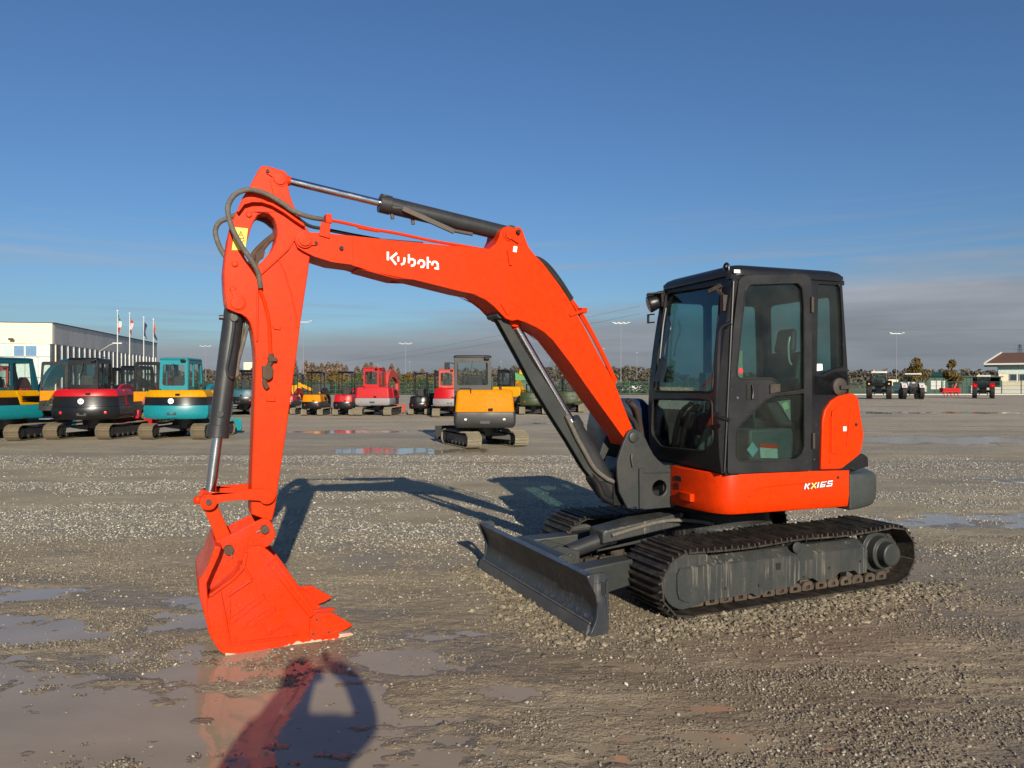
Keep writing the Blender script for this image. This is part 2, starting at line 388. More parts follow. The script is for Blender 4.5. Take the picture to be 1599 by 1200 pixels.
for s in (-1, 1):
    m.hexa([(X0+.10,s*.62,.10),(X0+.10,s*.44,.10),(-.50,s*.34,.24),(-.50,s*.46,.24)], [(X0+.10,s*.62,.33),(X0+.10,s*.44,.33),(-.50,s*.34,.38),(-.50,s*.46,.38)])
m.build('blade_arms', GR, blade, bev=.01)
m = MB(); m.xz([(X0+.13,.20),(X0+.13,.36),(X0+.24,.40),(X0+.42,.34),(X0+.42,.24)], -.13, -.10); m.xz([(X0+.13,.20),(X0+.13,.36),(X0+.24,.40),(X0+.42,.34),(X0+.42,.24)], .10, .13)
m.cyl((X0+.34,-.15,.30), (X0+.34,.15,.30), .035); m.build('blade_lug', GR, blade, bev=.006)
m = MB(); m.cyl((X0+.38,0,.31), (-1.10,0,.40), .062, n=24); m.cyl((-1.12,0,.397), (-1.06,0,.407), .07, n=24); m.build('blade_cylinder_barrel', CYLG, blade, bev=.004)
m = MB(); m.cyl((-1.07,0,.405), (-.55,0,.50), .032, n=20); m.build('blade_cylinder_rod', CHROME, blade)
m = MB(); m.hexa([(-1.22,-.11,.37),(-1.22,.11,.37),(-.50,.16,.47),(-.50,-.16,.47)], [(-1.22,-.11,.475),(-1.22,.11,.475),(-.46,.16,.585),(-.46,-.16,.585)])
m.build('cylinder_guard', GRS, blade, bev=.012)
m = MB(); m.tube([(-1.15,-.13,.44),(-.9,-.14,.49),(-.7,-.15,.52),(-.55,-.2,.53),(-.40,-.28,.52),(-.3,-.32,.50)], .016); m.tube([(-1.1,-.1,.46),(-.8,-.12,.5),(-.5,-.15,.54)], .013); m.build('blade_hoses', HOSE, blade)

# ---- upper structure
cx, cy = .53, .83
def arcpts(r, a0, a1, n): return [(cx+r*math.cos(R(a0+(a1-a0)*i/n)), cy+r*math.sin(R(a0+(a1-a0)*i/n))) for i in range(n+1)]
def inset(poly, d):
    c = Vector((sum(p[0] for p in poly)/len(poly), sum(p[1] for p in poly)/len(poly)))
    return [tuple(Vector(p)-(Vector(p)-c).normalized()*d) for p in poly]
def slabs(mb, poly, levels): return mb.loft([[(p[0], p[1], z) for p in (inset(poly, d) if d else poly)] for z, d in levels])
house = MB(XH)
slabs(house, [(.10,.22),(1.2,.16)]+arcpts(1.05,-38,90,14)+[(-.02,1.78),(-.02,.68),(.10,.6)], [(.63,.02),(.64,0),(.93,0),(.94,.01)])
house = house.build('house_frame', DG, root, bev=.01)
# orange side skirt wrapping the front corner
m = MB(XH); pl = [(1.19,0),(.14,0),(.075,.006),(.03,.03),(-.01,.08),(-.04,.16),(-.065,.30),(-.075,.45),(-.078,.615),(-.02,.62),(.0,.5),(1.19,.5)]
m.loft([[(p[0]+(.012 if i < 9 else 0), p[1]+(.03 if i < 9 else 0), .662-.0*p[0]) for i, p in enumerate(pl)], [(p[0], p[1]+(.008 if i < 9 else 0), .70) for i, p in enumerate(pl)], [(p[0], p[1], .76) for p in pl], [(p[0], p[1], .955) for p in pl], [(p[0], p[1]+(.008 if i < 9 else 0), .978) for i, p in enumerate(pl)]])
skirt = m.build('side_skirt', OR, root, bev=.006)
m = MB(XH); m.tube([(.22,-.004,.80),(.30,-.004,.855),(.5,-.004,.87),(.95,-.004,.885)], .006, 6); m.build('pressed_ridge', OR, skirt)
m = MB(XH); q = H([(1309,746)])[0]; m.cyl((q[0],-.004,q[1]), (q[0],.01,q[1]), .012, n=14); m.build('rubber_plug', BK, skirt)
m = MB(XH)
for (u0, v0, u1, v1) in ((1061,743,1073,750),(1060,754,1069,756),(1060,757.5,1069,759.5),(1061,761,1069,763)):
    yv = .52; z0 = CAMH-(v0-600)/FPX*5.98; z1 = CAMH-(v1-600)/FPX*5.98; yl = .62-(u0-1052)/66*.5; yr = .62-(u1-1052)/66*.5
    m.hexa([(-.082,yl,z1),(-.078,yr,z1),(-.078,yr,z0),(-.082,yl,z0)], [(-.06,yl,z1),(-.06,yr,z1),(-.06,yr,z0),(-.06,yl,z0)])
m.build('vent_slots', BK, skirt)
m = MB(XH); m.xy(rnd([(-.03,.46),(-.03,.30),(-.10,.30),(-.10,.46)], .01), .73, .79)
m.build('front_step_bump', OR, skirt, bev=.008)
# counterweight
m = MB(XH); pl = [(1.195,.0),(1.36,.0)]+arcpts(1.27,-36,60,26)+[(1.195,1.70)]
m.loft([[(cx+(p[0]-cx)*k if i else p[0], cy+(p[1]-cy)*k if i else p[1], z) for i, p in enumerate(pl)] for z, k in ((.635,.955),(.66,.98),(.70,.995),(.78,1.0),(.86,1.0),(.905,.992),(.925,.97))])
cw = m.build('counterweight', paint('counterweight_paint', (.038,.044,.043), .42, .2, (.06,.055,.048), .4, 3), root, bev=.006, smooth=50)
m = MB(XH); m.lathe((1.745,.42,.80), (.93,-.35,0), [(0,.03),(.012,.03),(.013,.018),(.02,.018)], 18); m.build('counterweight_cap', LENS, cw)
# engine hood behind the cab, orange side cover
m = MB(XH); slabs(m, [(1.15,.04)]+arcpts(1.07,-45,88,24)+[(1.15,1.7)], [(.93,0),(1.35,.01),(1.50,.03),(1.56,.08),(1.585,.18)])
hood = m.build('engine_hood', paint('hood_black_paint', (.02,.021,.023), .42, .3, (.08,.07,.06), .4, 4), root, bev=.01)
cov = z6([(836,958),(842,740),(852,700,),(880,660),(915,636),(965,626),(988,632),(1000,655),(1012,740),(1022,800),(1020,830),(1008,888),(930,950),(905,958)])
m = MB(XH); a = H(cov); m.xz(a, -.022, .05); cover = m.build('side_cover', OR, root, bev=.014, seg=3)
m = MB(XH); a = H(z6([(872,885),(874,735),(895,690),(930,665),(975,660),(985,680),(1000,790),(985,830),(930,880),(905,888)])); m.xz(rnd(a,.02), -.028, -.02); m.build('raised_panel', OR, cover, bev=.004)
m = MB(XH); m.tube([P3(H, p, -.030) for p in z6([(892,880),(893,720),(900,700)])], .005, 6); m.tube([P3(H, p, -.030) for p in z6([(975,690),(955,860)])], .004, 6); m.build('cover_groove', OR, cover)
m = MB(XH); q = H(z6([(985,762)]))[0]; m.cyl((q[0],-.033,q[1]), (q[0],-.02,q[1]), .013, n=14); m.build('cover_lock', BK, cover)
m = MB(XH); a = H(z6([(928,770),(942,770),(942,790),(928,790)])); m.xz(a, -.0315, -.0295); m.build('white_sticker', WHITE, cover)
m = MB(XH)
for p in z6([(877,735),(876,925)]): q = H([p])[0]; m.cyl((q[0],-.03,q[1]), (q[0],-.02,q[1]), .010, n=10)
m.build('cover_bolts', OR, cover)
m = MB(XH); a = H(z6([(930,950),(1005,895),(1030,890),(1050,905),(1052,945),(985,965)]), .06); m.xz(a, .06, .30); m.build('rear_bracket', DG, root, bev=.008)
m = MB(XH); a = H(z6([(800,540),(850,548),(895,528),(958,524),(966,560),(970,600),(965,640),(800,640)])); m.xz(a, .0, .12)
er = m.build('engine_side_panel', DG, root, bev=.012)
m = MB(XH); q = H(z6([(920,598)]))[0]; m.lathe((q[0], -.03, q[1]), (0,1,0), [(0,.03),(.002,.05),(.01,.07),(.05,.075)], 20); m.bar((q[0]-.02,-.04,q[1]-.005), (q[0]+.13,-.03,q[1]+.0), .018, .03); m.build('hood_latch', DRUST, er)
# blue-black cover on the far side of the boom foot
m = MB(XH); slabs(m, [(-.30,1.12),(-.36,1.30),(-.30,1.75),(.1,1.80),(.1,1.10)], [(.93,0),(1.25,0),(1.42,.04),(1.52,.14)]); m.build('valve_cover', paint('dark_blue_cover', (.012,.02,.05), .25, .15), root, bev=.03, seg=3)

# ---- cab
def xf(z):
    k = [(.9,-.015),(1.1,-.05),(1.4,-.065),(1.7,-.05),(2.0,-.01),(2.3,.045),(2.6,.10)]
    for (a, b), (c, d) in zip(k, k[1:]):
        if z <= c: return b+(d-b)*(z-a)/(c-a)
    return k[-1][1]
CW = 1.0
cab = MB(XH)
# front frame with two openings: (y, z)
def FR(p, xo=0):
    """(u, v) -> (y, z) on the front face"""
    out = []
    for a in p:
        x = 0
        for _ in range(6):
            c, s = math.cos(R(HF[2])), math.sin(R(HF[2])); px, py = HF[0]+x*c, HF[1]+x*s; r = (a[0]-800)/FPX
            y = (r*py-px)/(-s-r*c); z = CAMH-(a[1]-600)/FPX*(py+y*c); x = xf(z)+xo
        out.append((y, z)+tuple(a[2:]))
    return out
up = FR(z6([(172,190),(412,150),(372,622),(118,618)])); lo = FR(z6([(114,650),(372,655),(375,835),(340,880),(150,860),(108,805)]))
up = rnd(up, .05); lo = rnd(lo, .05)
cab.prism([[(.0,.985),(.0,2.47),(CW,2.47),(CW,1.02)], up, lo], lambda p: (xf(p[1]), p[0], p[1]), lambda p: (xf(p[1])+.05, p[0], p[1]), ml=.14)
# near front pillar between windscreen and door
def xd(z): return .0+.085*(z-.98)/1.48
zz = [.985,1.1,1.3,1.5,1.7,1.9,2.1,2.3,2.47]
cab.xz([(xf(z)+.002, z) for z in zz]+[(xd(z)-.004, z) for z in zz[::-1]], -.004, .075)
# rear quarter with window
qh = rnd(H(z6([(832,148),(838,136),(915,146),(928,170),(937,320),(941,513),(900,522),(852,545),(826,550)])), .02)
cab.xz([H(z6([(798,130),(935,132),(960,520),(966,640),(966,962),(798,965)])), qh], .0, .045)
# sill, header and door rebate
cab.xz(H([(1134,743),(1268,738),(1268,730),(1134,734)]), .005, .05); cab.xz([(.06,2.44),(.06,2.475),(1.14,2.475),(1.14,2.44)], .002, .06)
# far side wall: frame with two windows
cab.xz([[(-.05,.98),(-.03,1.3),(.085,2.47),(1.14,2.47),(1.18,1.7),(1.18,.98)], rnd([(.06,1.25),(.14,2.36),(.50,2.36),(.50,1.25)],.04), rnd([(.56,1.25),(.56,2.36),(1.06,2.36),(1.10,1.25)],.04)], CW-.045, CW)
# rear wall
cab.prism([[(.046,.98),(.046,2.47),(CW-.046,2.47),(CW-.046,.98)], rnd([(.12,1.5),(.12,2.36),(CW-.12,2.36),(CW-.12,1.5)],.05)], lambda p: (1.18-.04*(p[1]-.98)/1.5-.045, p[0], p[1]), lambda p: (1.18-.04*(p[1]-.98)/1.5, p[0], p[1]))
cab.box((.0,.05,.985), (1.12,CW-.05,1.03))
cabo = cab.build('cab', DG, root, bev=.012, seg=3)
# roof
m = MB(XH); rp = rnd([(.055,-.012),(1.165,-.012),(1.165,CW+.01),(.055,CW+.01)], .11, 6)
slabs(m, rp, [(2.462,.02),(2.468,.0),(2.505,-.004),(2.535,.03),(2.555,.085),(2.565,.2)]); m.build('roof', DG, cabo, smooth=60)
m = MB(XH)
for p in ((.35,.5),(.30,.97)): m.lathe((p[0],p[1],2.54), (0,0,1), [(0,.02),(.03,.02),(.035,.012)], 10)
m.build('roof_bolts', DG, cabo)
m = MB(XH); m.tube([(.07,.045,2.49),(.07,.045,2.53),(.07,.055,2.555),(.07,.075,2.565),(.07,.095,2.555),(.07,.105,2.53),(.07,.105,2.49)], .0095, 8); m.build('lifting_eye', DG, cabo)
m = MB(XH); m.hexa([(.075,-.014,2.482),(.125,-.018,2.482),(.125,-.018,2.507),(.075,-.014,2.507)], [(.075,-.01,2.482),(.125,-.01,2.482),(.125,-.01,2.507),(.075,-.01,2.507)]); m.build('white_sticker', WHITE, cabo)
# door
dh1 = rnd(H(z6([(508,172),(526,152),(736,145),(758,168),(765,250),(766,612),(658,628),(642,572),(622,562),(482,562),(470,545),(473,500)])), .015)
dh2 = rnd(H(z6([(766,622),(640,636),(598,652),(482,765),(470,795),(469,900),(485,922),(730,915),(755,892),(766,860)])), .015)
do = H([(1134.5,740),(1136,640),(1143,520),(1152.5,438),(1160,431),(1256,429),(1265,436),(1266,560),(1266,735)])
m = MB(XH); m.xz([rnd(do,.03), dh1, dh2], -.018, .03); door = m.build('door', paint('door_black_paint', (.012,.0125,.014), .40, .45, (.03,.028,.026), .4, 4, wear=.5, wcol=(.08,.075,.07)), cabo, bev=.01, seg=3)
m = MB(XH); m.xz([dh1 and rnd(H(z6([(476,160),(505,120),(770,110),(795,150),(800,600),(800,965)])+[(1266,735)]),.01)], .031, .0315) if False else None
gasket = MB(XH)
for hl in (dh1, dh2): gasket.tube([(p[0],-.016,p[1]) for p in hl]+[(hl[0][0],-.016,hl[0][1])], .008, 6, 0)
gasket.build('window_seal', BK, door)
m = MB(XH); m.xz([dh1], .004, .009); m.xz([dh2], .004, .009); m.build('door_glass', GLS, door)
m = MB(XH); a = H(z6([(512,585),(560,585),(565,655),(512,655)])); m.xz(rnd(a,.01), -.024, -.016); m.build('handle_recess', BK, door, bev=.003)
m = MB(XH); m.tube([P3(H, p, -.034) for p in z6([(545,590),(548,620),(545,650)])], .010, 8); m.build('door_handle', DG, door)
m = MB(XH); m.tube([P3(H, p, .05) for p in z6([(708,380),(702,420),(705,480),(715,503)])], .008, 8); m.build('inner_grip', LENS, door)
m = MB(XH); a = H(z6([(612,588),(655,585),(655,618),(612,628)])); m.xz(rnd(a,.006), -.032, -.016); m.build('door_latch', DRUST, door, bev=.003)
m = MB(XH)
for p in z6([(795,242),(800,832)]):
    q = H([p])[0]; m.cyl((q[0],-.028,q[1]-.06), (q[0],-.028,q[1]+.06), .013, n=12)
m.build('hinges', DRUST, door)
m = MB(XH); q = H(z6([(473,646)]))[0]; m.cyl((q[0],-.023,q[1]), (q[0],-.016,q[1]), .010, n=14); m.build('key_lock', CHROME, door)
red = paint('red_decal', (.7,.02,.03), .4, .1)
m = MB(XH); q = H(z6([(494,528)]))[0]; m.cyl((q[0],.0025,q[1]), (q[0],-.001,q[1]), .020, n=18); m.build('round_decal', red, door)
# quarter glass, windscreen and other panes
m = MB(XH); m.xz([qh], .02, .025); m.build('quarter_glass', GLS, cabo)
m = MB(XH); a = H(z6([(826,498),(856,498),(858,525),(826,530)])); m.xz(a, .016, .018); m.build('white_sticker', WHITE, cabo)
m = MB(XH); m.prism([up], lambda p: (xf(p[1])+.018, p[0], p[1]), lambda p: (xf(p[1])+.023, p[0], p[1]), ml=.14); m.build('windscreen', GLS, cabo, smooth=60)
m = MB(XH); m.prism([lo], lambda p: (xf(p[1])+.018, p[0], p[1]), lambda p: (xf(p[1])+.023, p[0], p[1]), ml=.14); m.build('lower_windscreen', GLS, cabo, smooth=60)
m = MB(XH); m.xz([(.055,1.22),(.13,2.38),(.51,2.38),(.51,1.22)], CW-.028, CW-.024); m.xz([(.55,1.22),(.55,2.38),(1.07,2.38),(1.11,1.22)], CW-.028, CW-.024)
m.hexa([(1.145,.1,1.48),(1.15,.1,1.48),(1.12,.1,2.38),(1.115,.1,2.38)], [(1.145,.9,1.48),(1.15,.9,1.48),(1.12,.9,2.38),(1.115,.9,2.38)]); m.build('side_and_rear_glass', GLS, cabo)
m = MB(XH); m.tube([(xf(p[1])-.002, p[0], p[1]) for p in up]+[(xf(up[0][1])-.002, up[0][0], up[0][1])], .009, 6, 0); m.tube([(xf(p[1])-.002, p[0], p[1]) for p in lo]+[(xf(lo[0][1])-.002, lo[0][0], lo[0][1])], .009, 6, 0)
m.build('window_seal', BK, cabo)
m = MB(XH)   # handrail on the front pillar
a = FR(z6([(428,318),(408,345),(398,420),(393,560),(388,690),(398,728),(420,745)]), -.05)
m.tube([(xf(p[1])-(.0 if i in (0,6) else .05), p[0], p[1]) for i, p in enumerate(a)], .016, 10); m.build('handrail', DG, cabo)
m = MB(XH)   # second rail down the door edge
m.tube([(xd(z)-.012, -.012, z) for z in (1.0,1.3,1.6,1.9,2.2,2.42)], .009, 8); m.build('drip_rail', DG, cabo)
# wiper, lamp, mirror bracket
m = MB(XH); a = FR(z6([(168,255),(155,340),(145,440),(135,560)]), -.03); m.tube([(xf(p[1])-.03, p[0], p[1]) for p in a], .009, 6)
a = FR(z6([(182,300),(188,345),(170,400),(160,460)]), -.03); m.tube([(xf(p[1])-.03, p[0], p[1]) for p in a], .007, 6)
a = FR(z6([(118,575),(150,575),(165,480),(150,470)]), -.03); m.hexa([(xf(p[1])-.04, p[0], p[1]) for p in a], [(xf(p[1])-.015, p[0], p[1]) for p in a]); m.build('wiper', DG, cabo)
m = MB(XH); c0 = Vector((.03, 1.0, 2.37)); m.box((.03,.93,2.32), (.13,1.06,2.46)); d0 = Vector((-1,.35,-.35)).normalized()
m.lathe(c0, d0, [(-.02,.03),(0,.06),(.07,.075),(.085,.07)], 16); m.bar(c0+Vector((.03,-.03,.07)), c0+d0*.10+Vector((0,0,.095)), .15, .012)
lamp = m.build('work_lamp', DG, cabo, bev=.003)
m = MB(XH); m.lathe(c0+d0*.0855, d0, [(0,.066),(.004,.05),(.006,.01)], 16); m.build('lens', LENS, lamp)
m = MB(XH); m.tube([(.0,1.0,2.26),(-.02,1.05,2.26),(-.02,1.07,2.26)], .006, 6, 0); m.tube([(.0,1.0,2.19),(-.02,1.05,2.19),(-.02,1.07,2.19)], .006, 6, 0); m.box((-.025,1.065,2.185), (-.012,1.085,2.265)); m.build('mirror_bracket', DG, cabo)
m = MB(XH); m.bar((.04,.10,2.40), (-.01,.18,2.36), .03, .03); m.bar((.02,.12,2.37), (.04,.05,2.30), .018, .02); m.box((.01,.03,2.20), (.06,.07,2.32)); m.build('windscreen_catch', DRUST, cabo)
# interior
m = MB(XH); m.hexa([(.5,.30,1.28),(.92,.30,1.26),(.92,.74,1.26),(.5,.74,1.28)], [(.5,.30,1.38),(.94,.30,1.36),(.94,.74,1.36),(.5,.74,1.38)])
m.hexa([(.86,.30,1.36),(.97,.30,1.36),(.97,.74,1.36),(.86,.74,1.36)], [(.98,.33,1.92),(1.06,.33,1.92),(1.06,.71,1.92),(.98,.71,1.92)])
m.hexa([(.96,.40,1.92),(1.03,.40,1.92),(1.03,.64,1.92),(.96,.64,1.92)], [(.99,.42,2.12),(1.05,.42,2.12),(1.05,.62,2.12),(.99,.62,2.12)])
m.hexa([(.55,.35,1.03),(.9,.35,1.03),(.9,.7,1.03),(.55,.7,1.03)], [(.6,.38,1.28),(.88,.38,1.28),(.88,.66,1.28),(.6,.66,1.28)]); m.build('seat', SEAT, cabo, bev=.03, seg=3)
m = MB(XH); m.hexa([(.30,.10,1.03),(.72,.10,1.03),(.72,.27,1.03),(.30,.27,1.03)], [(.30,.10,1.30),(.72,.10,1.30),(.72,.27,1.30),(.30,.27,1.30)])
m.box((.724,.12,1.03), (.90,.27,1.28)); m.box((.30,.76,1.03), (.95,.93,1.40)); cons = m.build('control_console', paint('console_grey', (.055,.06,.06), .5, .3), cabo, bev=.02)
m = MB(XH); a = H(z6([(522,872),(547,838),(572,872),(547,905)]), .092); m.xz(a, .094, .098); m.build('diamond_label', paint('pale_blue_label', (.2,.32,.34), .5, .1), cons)
m = MB(XH); a = H(z6([(578,862),(655,868),(657,910),(582,908)]), .092); m.xz(a, .094, .098); m.build('white_label', paint('aged_white_label', (.4,.38,.32), .5, .4), cons)
m = MB(XH); a = H(z6([(578,845),(655,850),(655,866),(578,860)]), .092); m.xz(a, .094, .098); m.build('orange_label', OR, cons)
m = MB(XH)
for y, x in ((.18,.42),(.85,.42)): m.tube([(x,y,1.3),(x-.02,y,1.42),(x+.01,y,1.55)], .014, 8); m.ball((x+.01,y,1.57), .03, 10, (1,1,1.5))
for y in (.42,.60): m.tube([(.12,y,1.03),(.14,y,1.3),(.20,y,1.55)], .012, 8); m.box((.04,y-.05,1.04), (.2,y+.05,1.07))
m.build('levers', SEAT, cabo)
m = MB(XH); m.hexa([(.62,.14,1.32),(.80,.14,1.30),(.80,.24,1.30),(.62,.24,1.32)], [(.50,.14,1.50),(.60,.14,1.52),(.60,.24,1.52),(.50,.24,1.50)]); m.build('armrest', SEAT, cabo, bev=.02)
m = MB(XH); a = H(z6([(655,660),(710,650),(712,750),(700,730)]), .12); m.xz(rnd(a,.01), .12, .16); ps = m.build('switch_panel', paint('pale_grey_panel', (.20,.21,.19), .5, .2), cabo, bev=.004)
m = MB(XH); a = H(z6([(672,675),(695,662),(706,690),(685,700)]), .115); m.xz(a, .114, .118); m.build('yellow_label', paint('pale_yellow_label', (.42,.5,.25), .5, .1), ps)
m = MB(XH); m.box((.42,.84,1.42), (.5,.95,1.75)); m.box((.08,.80,1.06), (.14,.93,1.5)); m.build('monitor', SEAT, cabo, bev=.01)
m = MB(XH); m.hexa([(.72,.8,1.55),(.78,.8,1.55),(.78,.94,1.55),(.72,.94,1.55)], [(.72,.8,1.95),(.78,.8,1.95),(.78,.94,1.95),(.72,.94,1.95)]); m.build('document_holder', paint('khaki_plastic', (.3,.29,.24), .6, .2), cabo, bev=.01)

# ---- front bracket
pl = z7([(742,168),(757,148),(782,140),(812,146),(842,162),(872,210),(900,272),(930,325),(962,362),(1000,395),(1040,415),(1070,428),(1062,520),(1068,600),(1092,702),(860,722),(740,712),(680,592),(666,470),(666,375),(690,300),(712,235)])
hc = z7([(972,566)])[0]
m = MB(XH); a = H(pl, .62); h0 = H([hc], .62)[0]; hl = [(h0[0]+.066*math.cos(t*math.pi/10), h0[1]+.066*math.sin(t*math.pi/10)) for t in range(20)]
m.xz([a, hl], .62, .65); m.xz([(p[0]+.02, p[1]) for p in a][:1]+[(p[0]+.02, p[1]) for p in a][1:], .985, 1.015)
m.box((-.12,.66,.64), (-.05,1.75,.98)); br = m.build('swing_bracket', GR, root, bev=.006)
m = MB(XH); a = H(z7([(826,424),(860,424),(862,716),(828,716)]), .60); m.xz(a, .600, .6195); m.xz(H(z7([(862,446),(1062,446),(1062,456),(862,458)]), .61), .609, .6195); m.build('bracket_ribs', GR, br, bev=.004)
m = MB(XH)
q = H(z7([(790,200)]), .6)[0]; m.lathe((q[0],.60,q[1]), (0,1,0), [(0,.03),(.004,.042),(.02,.045)], 18); q2 = H(z7([(782,395)]), .6)[0]; m.tube([(q2[0]-.01,.608,q2[1]+.08),(q2[0]-.012,.606,q2[1]+.04),(q2[0],.606,q2[1]-.02)], .009, 6); m.build('pin_retainer', GR, br)
m = MB(XH); m.box((-.50,.652,.72), (-.16,.983,.78)); m.xz([(-.56,.66),(-.56,.95),(-.50,1.05),(-.46,.66)], .70, .93); m.cyl((-.42,.66,.66), (-.42,.66,.64), .05); m.cyl((-.48,.64,.80), (-.48,1.0,.80), .04)
m.build('bracket_web', DG, br, bev=.008)
m = MB(XH)
m.tube([(-.38,.76,1.50),(-.31,.77,1.43),(-.25,.80,1.25),(-.20,.84,1.0)], .024); m.tube([(-.36,.84,1.52),(-.28,.86,1.42),(-.22,.89,1.22),(-.18,.92,1.0)], .022)
m.build('boom_hoses', paint('brown_black_hose', (.03,.02,.015), .5, .5, (.08,.05,.035), .4, 12), root)

# ---- boom
hw = .125
bo = z3([(600,505),(606,485),(625,466),(655,458),(690,460),(750,465),(840,472),(940,482)])+[(620,376),(684,382)]+z4([(640,372),(710,380),(745,352),(765,315),(772,280),(790,262),(815,256),(840,266),(862,260),(880,262),(893,280),(903,315),(925,370),(965,420),(1000,455),(1050,520),(1095,580),(1135,640),(1175,710),(1220,790),(1300,945),(1390,1105)])+z7([(772,132),(800,190),(740,260),(716,207)])+z4([(1230,1112),(1160,1010),(1055,872),(1010,830),(960,800),(905,775),(865,762),(835,768),(800,755),(770,725),(735,688),(690,652),(640,626),(550,608),(300,545),(0,485)])+z3([(1200,735),(940,655),(820,640),(720,606),(650,572),(618,548)])
m = MB(XB); m.xz(B(bo, -hw), -hw, hw)
boom = m.build('boom', OR, root, bev=.008, seg=2)
m = MB(XB)   # cheek plates of the boom tip and of the middle pin
tip = z3([(600,505),(606,485),(625,466),(655,458),(690,460),(750,465),(840,472),(940,482),(940,652),(820,636),(720,604),(650,570),(618,548)])
m.xz(B(tip, -hw-.012), -hw-.012, -hw-.0005); m.xz(B(tip, -hw-.012), hw+.0005, hw+.012)
gus = z4([(610,618),(690,645),(790,650),(870,690),(940,745),(1000,810),(1050,868),(1010,832),(960,802),(905,777),(865,764),(835,770),(800,757),(770,727),(735,690),(690,655)])
m.xz(B(gus, -hw-.012), -hw-.014, -hw-.0005); m.xz(B(gus, -hw-.012), hw+.0005, hw+.014)
m.build('cheek_plates', OR, boom, bev=.005)
def boss(mb, p, yo, r, fn=B, dep=.03):
    q = fn([p], yo)[0]; mb.lathe((q[0], yo+.01, q[1]), (0,-1,0), [(0,r),(dep*.6,r),(dep*.62,r*.78),(dep,r*.76),(dep+.0005,0)], 24)
m = MB(XB); boss(m, z3([(660,505)])[0], -hw-.02, .055); boss(m, z4([(820,300)])[0], -hw, .05); boss(m, z4([(822,712)])[0], -hw-.012, .05, dep=.016)
m.build('pin_bosses', OR, boom)
m = MB(XB); pxs(m, z4([(812,310),(868,345)]), .02, -hw-.016, -hw-.001, lambda p: B(p, -hw)); pxs(m, z4([(775,675),(810,735)]), .02, -hw-.026, -hw-.012, lambda p: B(p, -hw-.01)); pxs(m, z3([(690,525),(728,522)]), .035, -hw-.026, -hw-.013, lambda p: B(p, -hw-.01)); m.build('pin_keepers', OR, boom, bev=.002)
m = MB(XB)
for p, r in ((z3([(876,554)])[0], .014), (z4([(870,286)])[0], .016), (z3([(727,524)])[0], .011)):
    q = B([p], -hw-.02)[0]; m.cyl((q[0],-hw-.028,q[1]), (q[0],-hw-.005,q[1]), r, n=14)
m.build('bolt_holes', BK, boom)
# welded ridge plate behind the lettering
m = MB(XB); m.xz(B(z3([(945,500),(952,500),(945,655),(938,655)]), -hw-.004), -hw-.006, -hw-.001); m.build('weld_line', OR, boom)
zk = lambda p: B(Z(p, 16, 600, 390), -hw-.003)
m = MB(XB)
for pts, w in (([(98,55),(98,268)],.0156),([(325,88),(175,215),(305,380)],.0148),([(358,178),(358,302)],.0132),([(512,200),(512,295),(490,352),(428,378)],.0144),
    ([(622,118),(622,342)],.0136),([(640,262),(665,240),(715,240),(765,275),(775,340),(745,395),(675,408)],.0144),([(858,365),(865,310),(905,270),(960,272),(1005,320),(1008,380),(975,432),(912,438)],.0144),
    ([(1093,185),(1093,478)],.0136),([(1124,300),(1172,318)],.0136),([(1202,395),(1208,345),(1245,305),(1300,310),(1342,360),(1350,505)],.0144),([(1320,480),(1262,462)],.0136)):
    m.xz(strip(zk(pts), w), -hw-.0045, -hw-.001)
m.build('maker_lettering', WHITE, boom, smooth=0)
m = MB(XB); a = B(z4([(842,364),(862,366),(858,398),(838,394)]), -hw); m.xz(a, -hw-.004, -hw-.001); m.build('white_sticker', WHITE, boom)
# pipes and hoses on the boom
m = MB(XB); yo = -.06
m.tube([P3(B, p, yo) for p in z3([(800,390),(900,408),(1100,455)])+z4([(0,262),(200,293),(400,335),(600,368),(780,402),(910,430)])], .011, 10)
m.tube([P3(B, p, yo) for p in z4([(1150,655),(1200,735),(1290,890),(1395,1105)])], .012, 10)
m.tube([P3(B, p, .05) for p in z4([(1150,645),(1215,735),(1300,890),(1400,1095)])], .012, 10); m.build('boom_pipes', OR, boom)
m = MB(XB)
m.tube([P3(B, p, yo) for p in z4([(905,428),(965,432),(1020,475),(1080,548),(1125,610),(1152,660)])], .016, 10)
m.tube([P3(B, p, .03) for p in z4([(920,420),(985,435),(1040,480),(1100,558),(1140,620),(1160,650)])], .016, 10)
m.tube([P3(B, p, .05) for p in z3([(600,360),(680,420),(760,440),(850,458),(960,480),(1100,505)])+z4([(100,330),(350,350)])], .012, 8)
m.tube([P3(B, p, -.02) for p in z7([(700,0),(745,40),(790,90),(815,150)])], .022, 10); m.tube([P3(B, p, .05) for p in z7([(690,0),(730,40),(775,80),(805,140)])], .02, 10)
m.build('boom_hoses', BK, boom)
m = MB(XB); m.xz(B(z3([(758,400),(812,410),(808,498),(745,480),(750,440)]), -hw-.02), -hw-.024, -hw-.013); q = B(z3([(795,388)]), -.10)[0]; m.box((q[0]-.02,-.15,q[1]-.03), (q[0]+.02,-.04,q[1]+.03))
for pts in (z4([(812,385),(825,470)]), z4([(1145,740),(1215,715)])): pxs(m, pts, .022, -hw-.014, -hw-.001, lambda p: B(p, -hw))
q = B(z4([(1215,715)]), -.06)[0]; m.box((q[0]-.03,-.11,q[1]-.02), (q[0]+.02,.08,q[1]+.02)); q = B(z4([(825,385)]), -.06)[0]; m.box((q[0]-.02,-.10,q[1]-.02), (q[0]+.01,-.03,q[1]+.03)); m.build('pipe_clamps', OR, boom, bev=.003)
